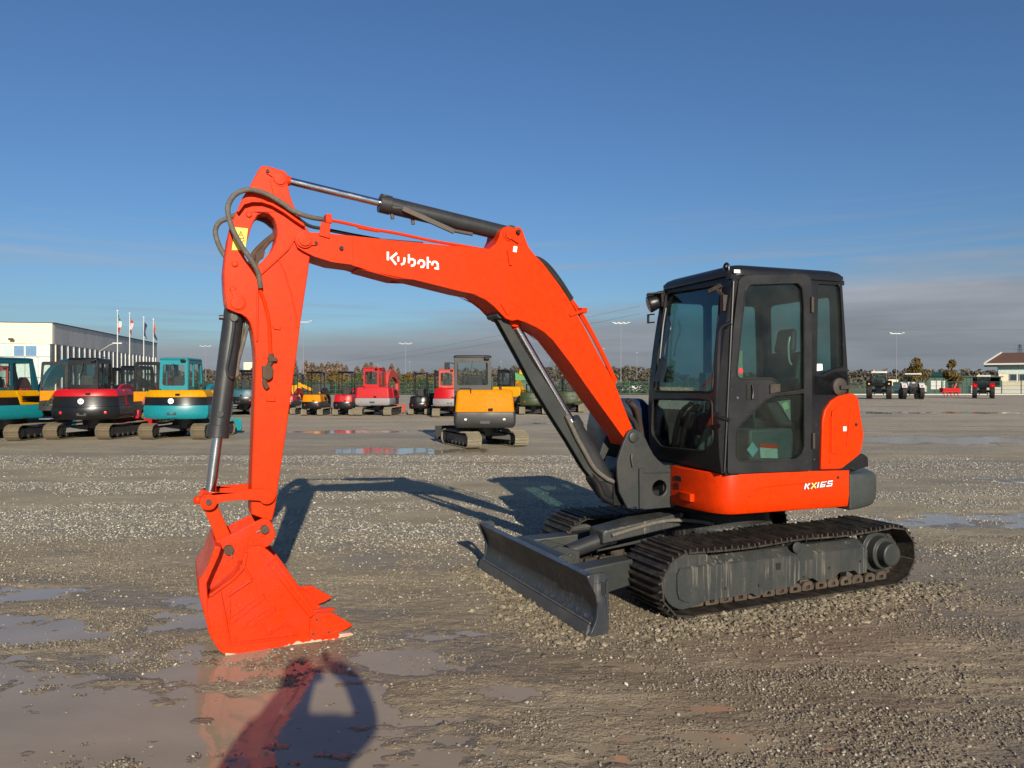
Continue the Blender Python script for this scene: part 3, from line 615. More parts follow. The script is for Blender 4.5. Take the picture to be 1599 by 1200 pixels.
# cylinders
def ram(name, p0, p1, r, split, rod, yo=0, mat=CYLG, parent=root, eye=.06):
    """barrel from p0 to split, rod on to p1"""
    a = Vector(P3(B, p0, yo)); b = Vector(P3(B, p1, yo)); c = a+(b-a)*split; d = (b-a).normalized()
    e = empty_mesh = MB(XB); e.cyl(a+d*.03, c, r, n=28); e.cyl(c-d*.07, c+d*.012, r*1.12, n=28); e.cyl(a-Vector((0,eye,0)), a+Vector((0,eye,0)), r*1.0, n=20)
    o = e.build(name, mat, parent, bev=.003)
    k = MB(XB); k.cyl(c, b, rod, n=24); k.build('rod', CHROME, o)
    k = MB(XB); k.cyl(b-Vector((0,eye,0)), b+Vector((0,eye,0)), rod*1.7, n=20); k.cyl(b-d*.07, b, rod*1.25, n=20); k.build('rod_eye', OR if mat is CYLG else mat, o, bev=.003)
    return o, a, b, c, d
o, a, b, c, d = ram('arm_cylinder', z4([(815,300)])[0], z3([(515,148)])[0], .060, .59, .026)
k = MB(XB); k.tube([P3(B, p, -.045) for p in z4([(150,150),(240,160),(330,190),(420,240),(500,275),(620,300)])], .014, 8)
q = Vector(P3(B, z4([(140,100)])[0], -.02)); k.lathe(q, (-.15,0,1), [(-.03,.022),(.0,.022),(.005,.03),(.015,.03)], 10)
for p in z4([(178,205),(290,235)]): q = Vector(P3(B, p, 0)); k.cyl(q+Vector((0,0,.05)), q+Vector((.012,0,-.015)), .014, n=8)
k.bar(Vector(P3(B, z4([(240,160)])[0], -.06)), Vector(P3(B, z4([(520,285)])[0], -.06)), .02, .035); k.build('cylinder_pipes', paint('grimy_fittings', (.06,.05,.045), .6, .5, (.12,.09,.06)), o, bev=.002)
o, a, b, c, d = ram('bucket_cylinder', (367, 478), (327, 784), .062, .665, .033)
k = MB(XB); k.tube([P3(B, p, -.075) for p in Z([(185,80),(178,160),(155,300),(140,380),(150,425),(175,445)], 4, 320, 480)], .010, 8); k.tube([P3(B, p, -.04) for p in Z([(185,90),(185,250),(165,380)], 4, 320, 480)], .016, 8)
q = P3(B, Z([(183,68)], 4, 320, 480)[0], -.07); k.cyl((q[0],-.09,q[1+1]), (q[0],-.05,q[2]), .022, n=12); q = P3(B, Z([(110,65)], 4, 320, 480)[0], 0); k.cyl((q[0]-.02,0,q[2]), (q[0]+.05,0,q[2]), .016, n=10)
q = P3(B, Z([(98,668)], 4, 320, 480)[0], -.07); k.cyl((q[0],-.075,q[2]), (q[0],-.05,q[2]), .02, n=12); k.build('cylinder_pipes', CYLG, o)
k = MB(XB); k.tube([P3(B, p, .0) for p in Z([(280,90),(265,130),(240,230),(220,300),(205,370),(205,420),(175,440)], 4, 320, 480)], .012, 8); k.tube([P3(B, p, .03) for p in Z([(240,60),(235,140),(215,260),(200,380)], 4, 320, 480)], .014, 8); k.build('cylinder_hoses', HOSE, o)
# boom lift cylinder with its guard plate
o, a, b, c, d = ram('boom_cylinder', (960, 775), (800, 500), .070, .44, .034)
gd = [(773,493),(781,507),(810,560),(831,600),(857,643),(887,690),(912,732),(928,752),(952,752),(932,722),(905,680),(882,642),(855,600),(827,560),(800,513),(788,494)]
k = MB(XB); k.xz(B(gd, -.06), -.068, -.052); k.xz(B(gd, -.06), .0, .014); k.build('cylinder_guard', GR, o, bev=.004)
k = MB(XB); q0 = Vector(P3(B, z4([(742,742)])[0], 0)); k.cyl(q0-Vector((0,.10,0)), q0+Vector((0,.10,0)), .028, n=14); k.build('guard_pin', CYLG, o)
k = MB(XB); k.tube([P3(B, p, -.09) for p in z7([(300,40),(370,190),(430,300),(500,420),(580,490),(640,520)])], .018, 8); k.build('lift_hose', HOSE, o)
m = MB(XB); m.tube([P3(B, p, -.05) for p in z7([(470,470),(520,530),(560,620),(620,660),(690,690)])], .03, 8); m.tube([P3(B, p, .05) for p in z7([(560,490),(600,540),(620,600),(680,660)])], .02, 8)
m.xz(B(z7([(500,450),(560,420),(640,460),(650,520),(660,640),(600,660),(540,580),(500,520)]), -.04), -.06, .10); m.build('lower_bracket', DG, root, bev=.008)

# ---- arm
aw = .105
ao = z3([(392,92),(405,76),(425,70),(455,76),(500,88),(530,105),(552,130),(562,165),(572,230),(590,290),(618,345),(650,405),(690,460),(700,560),(690,620),(680,700),(650,900),(635,1000)])+Z([(445,0),(405,300),(372,520),(362,600),(350,655),(330,655),(270,632),(272,500),(276,400),(283,200),(287,50)], 2.4, 280, 540)+z3([(370,1150),(362,1090),(355,1040),(340,990),(318,960),(285,938),(240,925),(205,908),(196,860),(190,800),(185,700),(195,600),(212,490),(235,395),(262,340),(295,262),(340,190)])
ah = z3([(362,400),(385,362),(415,346),(450,352),(478,378),(496,420),(500,470),(490,520),(470,562),(440,600),(405,640),(378,658),(352,655),(325,630),(308,600),(312,550),(328,500),(345,440)])
m = MB(XB); m.xz([B(ao, -aw), B(ah, -aw)], -aw, aw); arm = m.build('arm', OR, root, bev=.008, seg=2)
m = MB(XB)
band = [(262,342),(300,292),(350,276),(410,278),(470,295),(540,335),(600,378),(650,412),(664,432),(648,428),(596,394),(535,350),(465,309),(408,291),(352,290),(306,304),(272,350)]
m.xz(B(z3(band), -aw-.02), -aw-.045, -aw-.0005)
pxs(m, z3([(395,715),(480,640),(560,565),(600,500)]), .012, -aw-.012, -aw-.0005, lambda p: B(p, -aw))
pxs(m, z3([(505,610),(545,700),(585,830),(612,960),(620,1020)]), .010, -aw-.006, -aw-.0005, lambda p: B(p, -aw))
m.xz(B(z3([(455,160),(480,165),(560,300),(640,405),(625,408),(540,330),(480,250)]), -aw), -aw-.008, -aw-.0005)
m.xz(B(z3([(470,1008),(520,1012),(518,1034),(478,1028)]), -aw), -aw-.012, -aw-.0005)
m.xz(B(Z([(325,188),(362,190),(360,210),(325,208)], 2.4, 280, 540), -aw), -aw-.012, -aw-.0005)
m.build('arm_stiffeners', OR, arm, bev=.003)
m = MB(XB)
for p, r in ((z3([(515,148)])[0], .052), (z3([(268,875)])[0], .055), (z3([(252,648)])[0], .022), (z3([(335,360)])[0], .02), (z3([(240,795)])[0], .02)): boss(m, p, -aw, r, dep=.022)
pxs(m, z3([(444,100),(510,140)]), .045, -aw-.012, -aw-.0005, lambda p: B(p, -aw)); pxs(m, z3([(240,800),(262,850)]), .03, -aw-.012, -aw-.0005, lambda p: B(p, -aw)); m.build('pin_bosses', OR, arm, bev=.002)
m = MB(XB); q = B(z3([(444,102)]), -aw-.014)[0]; m.cyl((q[0],-aw-.022,q[1]), (q[0],-aw-.012,q[1]), .011, n=12); m.build('keeper_bolt', RUST, arm)
m = MB(XB); a = B(z3([(252,432),(328,440),(312,568),(234,566)]), -aw); m.xz(a, -aw-.004, -aw-.001); st = m.build('warning_sticker', YEL, arm)
m = MB(XB); pxs(m, z3([(270,497),(287,455),(306,500),(268,498)]), .0045, -aw-.006, -aw-.0045, lambda p: B(p, -aw-.005)); pxs(m, z3([(288,470),(287,486)]), .005, -aw-.006, -aw-.0045, lambda p: B(p, -aw-.005)); pxs(m, z3([(262,512),(302,518)]), .004, -aw-.006, -aw-.0045, lambda p: B(p, -aw-.005)); pxs(m, z3([(300,510),(310,512)]), .006, -aw-.006, -aw-.0045, lambda p: B(p, -aw-.005)); m.build('warning_symbol', BK, st, smooth=0)
m = MB(XB); m.tube([P3(B, p, -aw-.014) for p in z3([(400,800),(428,880),(452,990),(462,1180)])], .011, 8); m.tube([P3(B, p, -aw-.010) for p in z3([(385,800),(385,900),(382,1100)])], .006, 6); m.build('arm_pipe', OR, arm)
m = MB(XB)
zz5 = lambda p: Z(p, 2.4, 280, 540)
m.tube([P3(B, p, -aw-.02) for p in zz5([(345,30),(345,55),(335,80),(330,115)])], .017, 8); m.xz(rnd(B(zz5([(312,75),(352,78),(350,118),(335,130),(312,120)]), -aw-.03),.01), -aw-.045, -aw-.002)
m.tube([P3(B, p, -aw-.02) for p in zz5([(322,122),(322,145),(332,160)])], .016, 8); m.xz(B(zz5([(333,42),(368,44),(366,58),(335,60)]), -aw-.03), -aw-.04, -aw-.002); m.build('shut_off_valve', RUST, arm, bev=.004)
m = MB(XB)
m.tube([P3(B, p, y) for p, y in zip(z3([(402,785),(388,700),(355,635),(300,555),(245,455),(215,365),(215,300),(255,240),(330,213),(430,235),(520,285),(600,340),(690,372),(765,385)]), (-.14,-.17,-.19,-.20,-.21,-.2,-.18,-.16,-.15,-.15,-.17,-.17,-.15,-.10))], .0165, 12, 12)
m.tube([P3(B, p, y) for p, y in zip(z3([(200,610),(160,540),(138,460),(160,405),(215,378),(270,355)]), (.06,.13,.17,.16,.15,.12))], .0165, 12, 12)
m.tube([P3(B, p, y) for p, y in zip(z3([(372,376),(430,398),(480,440),(520,480)]), (.09,.07,.05,.03))], .014, 8); m.build('looped_hoses', HOSE, arm)
m = MB(XB); m.tube([P3(B, p, .08) for p in z3([(345,650),(365,590),(420,530),(500,465)])], .02, 8); m.tube([P3(B, p, .05) for p in z3([(375,650),(400,590),(440,530),(495,480)])], .013, 8); m.xz(B(z3([(375,590),(400,560),(430,575),(420,610),(395,625),(385,660),(372,640)]), .03), .03, .07); m.build('inner_fittings', RUST, arm)
# ---- linkage
m = MB(XB)
side = z5([(95,180),(100,150),(125,128),(160,122),(280,108),(400,98),(490,95),(535,108),(550,140),(540,175),(510,188),(480,172),(400,165),(300,168),(225,178),(190,195),(165,216),(130,216),(102,200)])
for y in (-.155, .135): m.xz(B(side, -.155), y, y+.02)
lk = m.build('side_links', OR, root, bev=.004)
m = MB(XB)
for p in (z5([(145,178)])[0], z5([(510,142)])[0]): boss(m, p, -.155, .05, dep=.02)
q = B(z5([(145,178)]), -.1)[0]; m.cyl((q[0],-.15,q[1]), (q[0],.15,q[1]), .032, n=16); m.ball((q[0]-.06,-.05,q[1]+.01), .03, 10); m.build('link_bosses', OR, lk)
m = MB(XB); q = B(z5([(145,178)]), -.17)[0]; m.cyl((q[0],-.182,q[1]), (q[0],-.16,q[1]), .018, n=12); m.build('link_pin', RUST, lk)
m = MB(XB); bl2 = z5([(112,215),(125,205),(185,195),(205,210),(285,385),(290,430),(250,500),(195,430),(150,300)])
m.xz(B(bl2, -.09), -.09, -.05); m.xz(B(bl2, -.09), .05, .09); m.xz(B(z5([(140,260),(200,240),(270,380),(210,410)]), -.05), -.05, .05); m.build('bucket_link', OR, root, bev=.005)
# ---- bucket
bw = .33
side = z5([(392,475),(420,452),(470,450),(512,475),(575,530),(640,620),(700,700),(760,790),(820,872),(880,900),(965,1010),(930,1065),(700,1108),(520,1132),(400,1142),(300,1142),(255,1136),(215,1110),(180,1062),(155,985),(135,870),(140,785),(215,727),(318,640),(365,570),(380,500)])
m = MB(XB); sb = B(side, -bw); m.xz(sb, -bw, -bw+.022); m.xz(sb, bw-.022, bw)
bucket = m.build('bucket', ORB, root, bev=.004)
# curved shell following the side plates' rear and bottom edge
shell = [sb[i] for i in range(12, 24)]
shell = shell+[tuple(Vector(shell[-1])+Vector((.03,.06)))]
inn = []
for i, p in enumerate(shell):
    d0 = Vector(shell[min(i+1, len(shell)-1)])-Vector(shell[max(i-1, 0)]); n_ = Vector((d0.y, -d0.x)).normalized()*.02; inn.append((p[0]+n_.x, p[1]+n_.y))
m = MB(XB); m.xz(shell+inn[::-1], -bw+.0225, bw-.0225); m.build('shell', ORB, bucket, bev=.003)
# bowed back plate and ears
ear = z5([(460,290),(490,278),(520,285),(545,315),(565,385),(555,410),(520,455),(480,470),(400,470),(370,520),(318,640),(215,730),(140,785),(130,850),(115,880),(95,790),(80,740),(75,640),(110,600),(140,545),(165,470),(178,430),(240,395),(300,370),(400,320)])
m = MB(XB); eb = B(ear, -.155); m.xz(eb, -.155, -.13); m.xz(eb, .13, .155); ears = m.build('ears', ORB, bucket, bev=.005)
m = MB(XB); bp = B(z5([(180,430),(165,470),(140,545),(110,600),(78,640),(82,740),(100,800),(125,900),(140,960),(160,1010),(185,1020),(160,900),(150,800),(135,740),(130,660),(160,590),(200,500),(220,440)]), -.2); m.xz(bp, -bw+.03, bw-.03); m.build('back_plate', ORB, bucket, bev=.006)
m = MB(XB)
for p, r in ((z5([(495,347)])[0], .026), (z5([(270,476)])[0], .03)):
    q = B([p], -.17)[0]; m.cyl((q[0],-.19,q[1]), (q[0],.19,q[1]), r, n=16)
m.build('bucket_pins', RUST, bucket)
m = MB(XB)
for pts in (z5([(445,365),(485,350),(520,340)]), z5([(268,476),(288,505),(290,525)])): pxs(m, pts, .009, -.182, -.176, lambda p: B(p, -.18))
m.build('pin_clips', CHROME, bucket)
m = MB(XB); fb = lambda p: B(p, -bw)
for pts, w in (([(215,730),(255,930),(272,1062),(700,1010)],.012),([(268,760),(272,890)],.014),([(255,765),(415,660)],.012),([(275,925),(490,760)],.030),([(390,945),(560,835)],.030),([(470,935),(510,1005)],.012),([(510,1002),(630,928),(705,1012)],.012),([(515,565),(560,535)],.010),([(365,570),(415,655)],.010),([(380,490),(355,590),(300,650),(150,760)],.020)):
    pxs(m, z5(pts), w, -bw-.022, -bw-.0005, fb)
m.xz(B(z5([(515,565),(570,532),(800,862),(775,900)]), -bw), -bw-.014, -bw-.0005)
m.xz(B(z5([(530,585),(558,568),(790,880),(778,895)]), -bw), -bw-.024, -bw-.0145)
m.build('side_ribs', ORB, bucket, bev=.003)
cut = z5([(780,905),(820,872),(905,862),(1048,944),(1000,975),(905,1010),(860,1030),(800,1040),(770,1010)])
for s in (-1, 1):
    m = MB(XB); cb = B(cut, -bw-.02); y0, y1 = sorted((s*(bw+.0005), s*(bw+.024))); m.xz(cb, y0, y1); m.build('side_cutter', ORB, bucket, bev=.003)
m = MB(XB)
for p in z5([(820,912),(798,1000),(896,990)]): q = B([p], -bw-.02)[0]; m.cyl((q[0],-bw-.026,q[1]), (q[0],-bw-.02,q[1]), .009, n=10)
m.build('cutter_bolts', RUST, bucket)
m = MB(XB); LT = [(262,1139,2),(330,1143,5),(400,1143,9),(470,1138,14),(540,1130,24),(610,1121,38),(660,1113,56),(720,1104,62),(780,1095,60),(840,1083,52),(900,1071,40),(955,1058,26)]
LR = random.Random(9); PP = []
for (x0_, y0_, h0_), (x1_, y1_, h1_) in zip(LT, LT[1:]):
    for q_ in range(4): t_ = q_/4; PP.append((x0_+(x1_-x0_)*t_, y0_+(y1_-y0_)*t_, (h0_+(h1_-h0_)*t_)*LR.uniform(.7,1.15)))
lo_ = B(z5([(a_[0], a_[1]+3) for a_ in PP]), -bw-.002); hi_ = B(z5([(a_[0], a_[1]-a_[2]) for a_ in PP]), -bw-.002)
for (l0, h0), (l1, h1) in zip(zip(lo_, hi_), zip(lo_[1:], hi_[1:])):
    m.hexa([(l0[0],-bw-.003,l0[1]),(l1[0],-bw-.003,l1[1]),(h1[0],-bw-.003,h1[1]),(h0[0],-bw-.003,h0[1])], [(l0[0],-bw+.004,l0[1]),(l1[0],-bw+.004,l1[1]),(h1[0],-bw+.004,h1[1]),(h0[0],-bw+.004,h0[1])])
m.build('worn_side_edge', WORN, bucket, smooth=0)
m = MB(XB); m.loft([[(p[0],-bw-.001,p[1]-.004),(p[0],bw+.001,p[1]-.004),(p[0],bw+.001,p[1]+.018),(p[0],-bw-.001,p[1]+.018)] for p in B(z5([(250,1138),(330,1144),(470,1138),(610,1121),(780,1095),(960,1058)]), -bw)]); m.build('bottom_lip', WORN, bucket, bev=.002)
tt = B(z5([(905,1018),(960,1004),(1035,1000),(1060,1012),(1050,1024),(990,1048),(930,1068),(905,1064)]), -bw)
for k in range(4):
    y = -bw+.035+k*(2*bw-.07)/3
    m = MB(XB); a = [(p[0], y-.034, p[1]) for p in tt]; b = [(p[0], y+.034, p[1]) for p in tt]
    cxx = max(p[0] for p in tt)
    nar = lambda p: 1 if p[0] < cxx-.10 else .45
    m.hexa([(p[0], y-.034*nar(p), p[1]) for p in tt], [(p[0], y+.034*nar(p), p[1]) for p in tt]); m.build('tooth', WORN if k == 0 else ORB, bucket, bev=.004)
m = MB(XH)
# model lettering on the skirt
zx = lambda p: H(Z(p, 20, 1240, 740), -.004)
m.xz(zx([(345,295),(700,240),(1225,178),(1215,300),(1190,395),(960,440),(700,480),(300,512)]), -.003, -.0005); pb = m.build('lettering_backing', paint('dark_red_decal', (.25,.015,.01), .4, .1), skirt, smooth=0)  # flat dark red backing decal behind the model letters
m = MB(XH)
for k_, (pts, w) in enumerate((([(378,305),(338,485)],.0105),([(500,296),(402,392)],.009),([(400,388),(462,478)],.0095),([(772,258),(732,440)],.0115),([(1018,242),(868,262),(824,409),(950,393)],.0085),([(938,402),(964,326)],.0085),([(840,348),(972,331)],.0065),([(1205,222),(1075,240),(1052,306)],.0085),([(1046,314),(1192,296)],.0065),([(1182,290),(1162,368),(1000,390)],.0085))):
    m.xz(strip(zx(pts), w), -.006-.0004*k_, -.0035-.0004*k_)
m.build('model_lettering', WHITE, skirt, smooth=0)
m = MB(XH); m.xz(strip(zx([(562,285),(620,360),(690,455)]), .0105), -.006, -.0035); m.xz(strip(zx([(705,268),(620,362),(525,475)]), .010), -.0085, -.0065); m.build('model_letter_accent', paint('amber_decal', (.9,.55,.15), .4, .05), skirt, smooth=0)
# ================================================================== camera, sun, sky
cam = bpy.data.cameras.new('camera'); co = bpy.data.objects.new('camera', cam); col.objects.link(co); sc.camera = co
co.location = (0, 0, CAMH); co.rotation_euler = (R(90), 0, 0); cam.sensor_width = 36; cam.lens = 36*FPX/1599; cam.clip_start = .02; cam.clip_end = 6000
SUNV = Vector((-.665, 2.56, -1)).normalized()          # the way the light travels
sl = bpy.data.lights.new('sun', 'SUN'); sl.energy = 5.0; sl.angle = R(.53); sl.color = (1, .91, .75)
so = bpy.data.objects.new('sun', sl); col.objects.link(so); so.rotation_euler = SUNV.to_track_quat('-Z', 'Y').to_euler(); so.location = (10,-20,20)
elev = math.asin(-SUNV.z); azim = math.atan2(-SUNV.x, -SUNV.y)
w = bpy.data.worlds.new('World'); sc.world = w; w.use_nodes = True; nt = w.node_tree; L = nt.links.new
bg = nt.nodes['Background']
sky = N(nt, 'TexSky'); sky.sky_type = 'NISHITA'; sky.sun_disc = False; sky.sun_elevation = elev; sky.sun_rotation = azim
sky.altitude = 50; sky.air_density = 1.15; sky.dust_density = .9; sky.ozone_density = 3.6
tc = N(nt, 'TexCoord').outputs['Generated']
sx = N(nt, 'SeparateXYZ'); L(tc, sx.inputs[0])
def M(op, a, b=None, c=None, clamp=False):
    n = N(nt, 'Math', operation=op); n.use_clamp = clamp
    for i, q in enumerate((a, b, c)):
        if q is None: continue
        if hasattr(q, 'links'): L(q, n.inputs[i])
        else: n.inputs[i].default_value = q
    return n.outputs[0]
az = M('ARCTAN2', sx.outputs['X'], sx.outputs['Y'])
cmb = N(nt, 'CombineXYZ'); L(M('MULTIPLY', az, 2.2), cmb.inputs[0]); L(M('MULTIPLY', sx.outputs['Z'], 16.0), cmb.inputs[1])
n1 = noise(nt, cmb.outputs[0], 1.3, 7, .55); cm2 = N(nt, 'CombineXYZ'); L(M('MULTIPLY', az, 1.0), cm2.inputs[0]); L(M('MULTIPLY', sx.outputs['Z'], 30.0), cm2.inputs[1]); cm2.inputs[2].default_value = 4.2
n2 = noise(nt, cm2.outputs[0], 2.0, 6, .6)
cmb3 = N(nt, 'CombineXYZ'); L(M('MULTIPLY', az, .5), cmb3.inputs[0]); L(M('MULTIPLY', sx.outputs['Z'], 5.0), cmb3.inputs[1]); cmb3.inputs[2].default_value = 9.1
n3 = noise(nt, cmb3.outputs[0], 2.0, 3, .5)
# top of the cloud bank climbs towards the right of the view (in sine of elevation)
top = M('ADD', M('MULTIPLY', az, .085), .107)
top = M('MINIMUM', M('MAXIMUM', top, .062), .150)
hgt = M('SUBTRACT', top, sx.outputs['Z'])
bank = M('MULTIPLY_ADD', hgt, 21.0, M('MULTIPLY_ADD', n1, 2.6, -1.3), clamp=False)
bank = M('MINIMUM', M('MAXIMUM', bank, 0.0), 1.0)
bank = M('SMOOTH_MIN', bank, .97, .2)
# wisps above the bank
lowm = M('MULTIPLY', M('SUBTRACT', .24, sx.outputs['Z']), 9.0, clamp=True)
wis = M('MULTIPLY', M('MULTIPLY', M('SUBTRACT', n2, .50), 5.0, clamp=True), M('MULTIPLY', lowm, .5), clamp=True)
cl = M('MAXIMUM', bank, wis)
el = M('MULTIPLY', sx.outputs['Z'], 8.0, clamp=True)
ccol = mix(nt, el, (2.35,2.6,3.0), (3.3,3.5,3.9))
tone = M('MULTIPLY_ADD', n1, 1.1, M('MULTIPLY_ADD', n2, .5, M('MULTIPLY_ADD', n3, .5, -.05)))
hsv = N(nt, 'VectorMath', operation='SCALE'); L(ccol, hsv.inputs[0]); L(tone, hsv.inputs['Scale'])
skyc = mix(nt, 1.0, sky.outputs[0], (.62,.80,1.02), 'MULTIPLY')
res = mix(nt, cl, skyc, hsv.outputs[0])
L(res, bg.inputs[0]); bg.inputs[1].default_value = .068
sc.view_settings.view_transform = 'Standard'; sc.view_settings.look = 'None'; sc.view_settings.gamma = 1; sc.view_settings.exposure = .5
sc.render.engine = 'CYCLES'

# ================================================================== ground
def hsh(ix, iy, seed):
    n = (ix.astype(np.int64)*374761393+iy.astype(np.int64)*668265263+seed*1442695041) & 0xffffffff
    n = ((n ^ (n >> 13))*1274126177) & 0xffffffff; n = n ^ (n >> 16); return (n & 0xffff)/65535.0
def vn(x, y, seed=0):
    ix = np.floor(x); iy = np.floor(y); fx = x-ix; fy = y-iy; fx = fx*fx*(3-2*fx); fy = fy*fy*(3-2*fy)
    a = hsh(ix, iy, seed); b = hsh(ix+1, iy, seed); c = hsh(ix, iy+1, seed); d = hsh(ix+1, iy+1, seed)
    return (a*(1-fx)+b*fx)*(1-fy)+(c*(1-fx)+d*fx)*fy
def fbm(x, y, o=4, seed=0, r=.5):
    s = 0; a = 1; t = 0
    for k in range(o): s = s+a*vn(x*2**k+k*17.3, y*2**k-k*9.1, seed+k); t += a; a *= r
    return s/t
def ss(x, a, b): t = np.clip((x-a)/(b-a), 0, 1); return t*t*(3-2*t)
WZ = -.0085
# puddles: centre x, y, half sizes, rotation, depth
PUD = [(-2.05,3.62,1.8,.70,0,.040),(-1.15,3.75,.75,.50,0,.040),(-1.0,3.25,1.1,.48,0,.038),(-2.9,4.05,.9,.38,10,.032),(-3.7,4.9,1.0,.34,8,.032),(-2.35,5.35,.42,.42,0,.026),(-4.0,5.75,.9,.22,5,.028),(-1.75,4.55,.5,.22,0,.024),
       (-.62,4.38,.42,.24,0,.024),(-.35,4.85,.5,.16,0,.018),(-.3,3.55,.40,.22,0,.022),(.55,4.3,.35,.10,0,.018),
       (-2.9,18.3,2.2,.8,0,.03),(-6.3,25.5,2.8,.9,0,.03),(-1.6,23.0,1.2,.5,0,.02),(6.2,8.9,1.4,.55,0,.035),(5.0,10.9,.7,.4,0,.03),(13.5,21.8,4.6,1.5,0,.035),(20.5,42.5,3.4,1.6,0,.04),(26.5,42.5,3.2,1.4,0,.04),(2.4,31.0,2.0,1.0,0,.03),(-22,34,5,1.5,0,.03),(9.5,12.6,1.6,.5,0,.02)]
def pud(x, y):
    d = np.zeros_like(x)
    n = fbm(x*2.2, y*2.2*np.clip(3/(1+np.abs(y)*.12), .3, 1.6), 5, 40)-.5
    for (cx_, cy_, a, b, r, dep) in PUD:
        c, s = math.cos(R(r)), math.sin(R(r)); X = ((x-cx_)*c+(y-cy_)*s)/a; Y = (-(x-cx_)*s+(y-cy_)*c)/b
        q = np.sqrt(X*X+Y*Y)+n*1.7; d = np.maximum(d, dep*ss(1.25-q, 0, .75))
    return d
def gravelmask(x, y):
    m = fbm(x*.22+3, y*.75, 4, 3); m2 = fbm(x*.8, y*2.6, 4, 12)
    rut = sum(np.exp(-((y-y0-sl*x-.25*np.sin(x*.35+y0))/wd_)**2) for y0, sl, wd_ in ((9.1,.10,.13),(10.9,.10,.15),(13.4,.04,.17),(15.3,.04,.2),(18.6,-.07,.22),(20.8,-.07,.25),(12.2,-.12,.14),(24.5,.05,.3),(27,.05,.3)))
    far = (1-.75*np.clip(rut, 0, 1))*ss(y, 6.3, 8.6)*(1-.6*ss(y, 18, 27))
    return np.clip(ss(m*.62+m2*.38, .40, .60)*far+ss(m2, .60, .75)*.25, 0, 1)
def height(x, y):
    near = np.exp(-np.maximum(0, y-3)/14)
    h = (fbm(x*.9, y*.9, 4, 1)-.40)*.022*near+(fbm(x*5.5, y*9, 4, 7)-.5)*.013*near+(np.abs(fbm(x*13, y*17, 3, 8)-.5)*2-.25)*-.016*ss(fbm(x*1.1, y*2.2, 3, 9), .38, .62)*np.exp(-np.maximum(0, y-4)/5)
    streak = (fbm(x*.7+y*.1, y*7.5, 3, 21)-.5)*.022*np.exp(-((y-4.2)/1.6)**2)*ss(x, -.6, 1.0)
    h = h+streak
    under = np.exp(-(((x-1.8)/2.2)**2+((y-6.3)/1.6)**2)); h = h*(1-.6*under)-.004*under
    pd = pud(x, y); isl = ss(fbm(x*6.5, y*11, 3, 91), .60, .78)*.014+ss(fbm(x*1.6, y*3.4, 3, 92), .60, .72)*.008
    return h*(1-.75*ss(pd, 0, .02))-pd*.5+isl*ss(pd, .004, .02)*(1-.5*ss(y, 12, 20))
def axis(a, b, fine, lo, hi, gr):
    mid = list(np.arange(lo, hi, fine)); s = fine; up = []; p = hi
    while p < b: up.append(p); s *= gr; p += s
    up.append(b); dn = []; s = fine; p = lo-fine
    while p > a: dn.append(p); s *= gr; p -= s
    dn.append(a); return np.array(dn[::-1]+mid+up)
xs = axis(-3000, 3000, .02, -4.4, 4.4, 1.02); ys = axis(-400, 4500, .018, 2.7, 6.4, 1.013)
gxx, gyy = np.meshgrid(xs, ys); zz_ = height(gxx, gyy); nx, ny = len(xs), len(ys)
print('ground grid', nx, ny)
verts = np.stack([gxx, gyy, zz_], -1).reshape(-1, 3)
i = np.arange(nx-1); j = np.arange(ny-1); I, J = np.meshgrid(i, j); q = (J*nx+I).ravel(); faces = np.stack([q, q+1, q+nx+1, q+nx], -1)
def npmesh(name, verts, faces, k, mat, smooth=True):
    me = bpy.data.meshes.new(name); me.vertices.add(len(verts)); me.vertices.foreach_set('co', verts.astype(np.float32).ravel())
    me.loops.add(faces.size); me.loops.foreach_set('vertex_index', faces.astype(np.int32).ravel()); me.polygons.add(len(faces))
    me.polygons.foreach_set('loop_start', np.arange(0, faces.size, k, dtype=np.int32)); me.update(calc_edges=True); me.validate()
    me.polygons.foreach_set('use_smooth', np.full(len(faces), smooth)); me.materials.append(mat)
    o = bpy.data.objects.new(name, me); col.objects.link(o); return o
# ground material
gm, nt, out = newmat('gravel_ground'); L = nt.links.new
b = N(nt, 'BsdfPrincipled'); geo = N(nt, 'NewGeometry').outputs['Position']; at = N(nt, 'Attribute'); at.attribute_name = 'gravel'; gfac = at.outputs['Fac']
at2 = N(nt, 'Attribute'); at2.attribute_name = 'wet'; wet = at2.outputs['Fac']
def vor(scale, feat='F1', out='Distance'):
    v = N(nt, 'TexVoronoi', Scale=scale); v.feature = feat; L(geo, v.inputs['Vector']); return v.outputs[out]
v1 = N(nt, 'TexVoronoi', Scale=60.0); L(geo, v1.inputs['Vector']); v2 = N(nt, 'TexVoronoi', Scale=130.0); L(geo, v2.inputs['Vector'])
sp = N(nt, 'SeparateColor'); L(v1.outputs['Color'], sp.inputs[0]); sp2 = N(nt, 'SeparateColor'); L(v2.outputs['Color'], sp2.inputs[0])
nz = noise(nt, geo, .9, 6, .6, (1, 2.2, 1)); nf = noise(nt, geo, 60, 5, .65); nb = noise(nt, geo, .22, 5, .6, (1,3.2,1))
mud = ramp(nt, nz, [(.25, (.235,.185,.115)), (.5, (.33,.27,.175)), (.75, (.43,.36,.245))])
mud = mix(nt, 1.0, mud, ramp(nt, nf, [(.25, g(.55)), (.75, g(1.3))]), 'MULTIPLY')
stone = ramp(nt, sp.outputs[0], [(0, (.17,.14,.10)), (.35, (.29,.25,.18)), (.7, (.43,.38,.29)), (.9, (.54,.49,.40)), (1, (.68,.63,.54))])
stone2 = ramp(nt, sp2.outputs[1], [(0, (.18,.148,.105)), (.5, (.34,.295,.215)), (1, (.56,.51,.41))])
st = mix(nt, ramp(nt, sp2.outputs[0], [(.45, g(0)), (.5, g(1))]), stone, stone2)
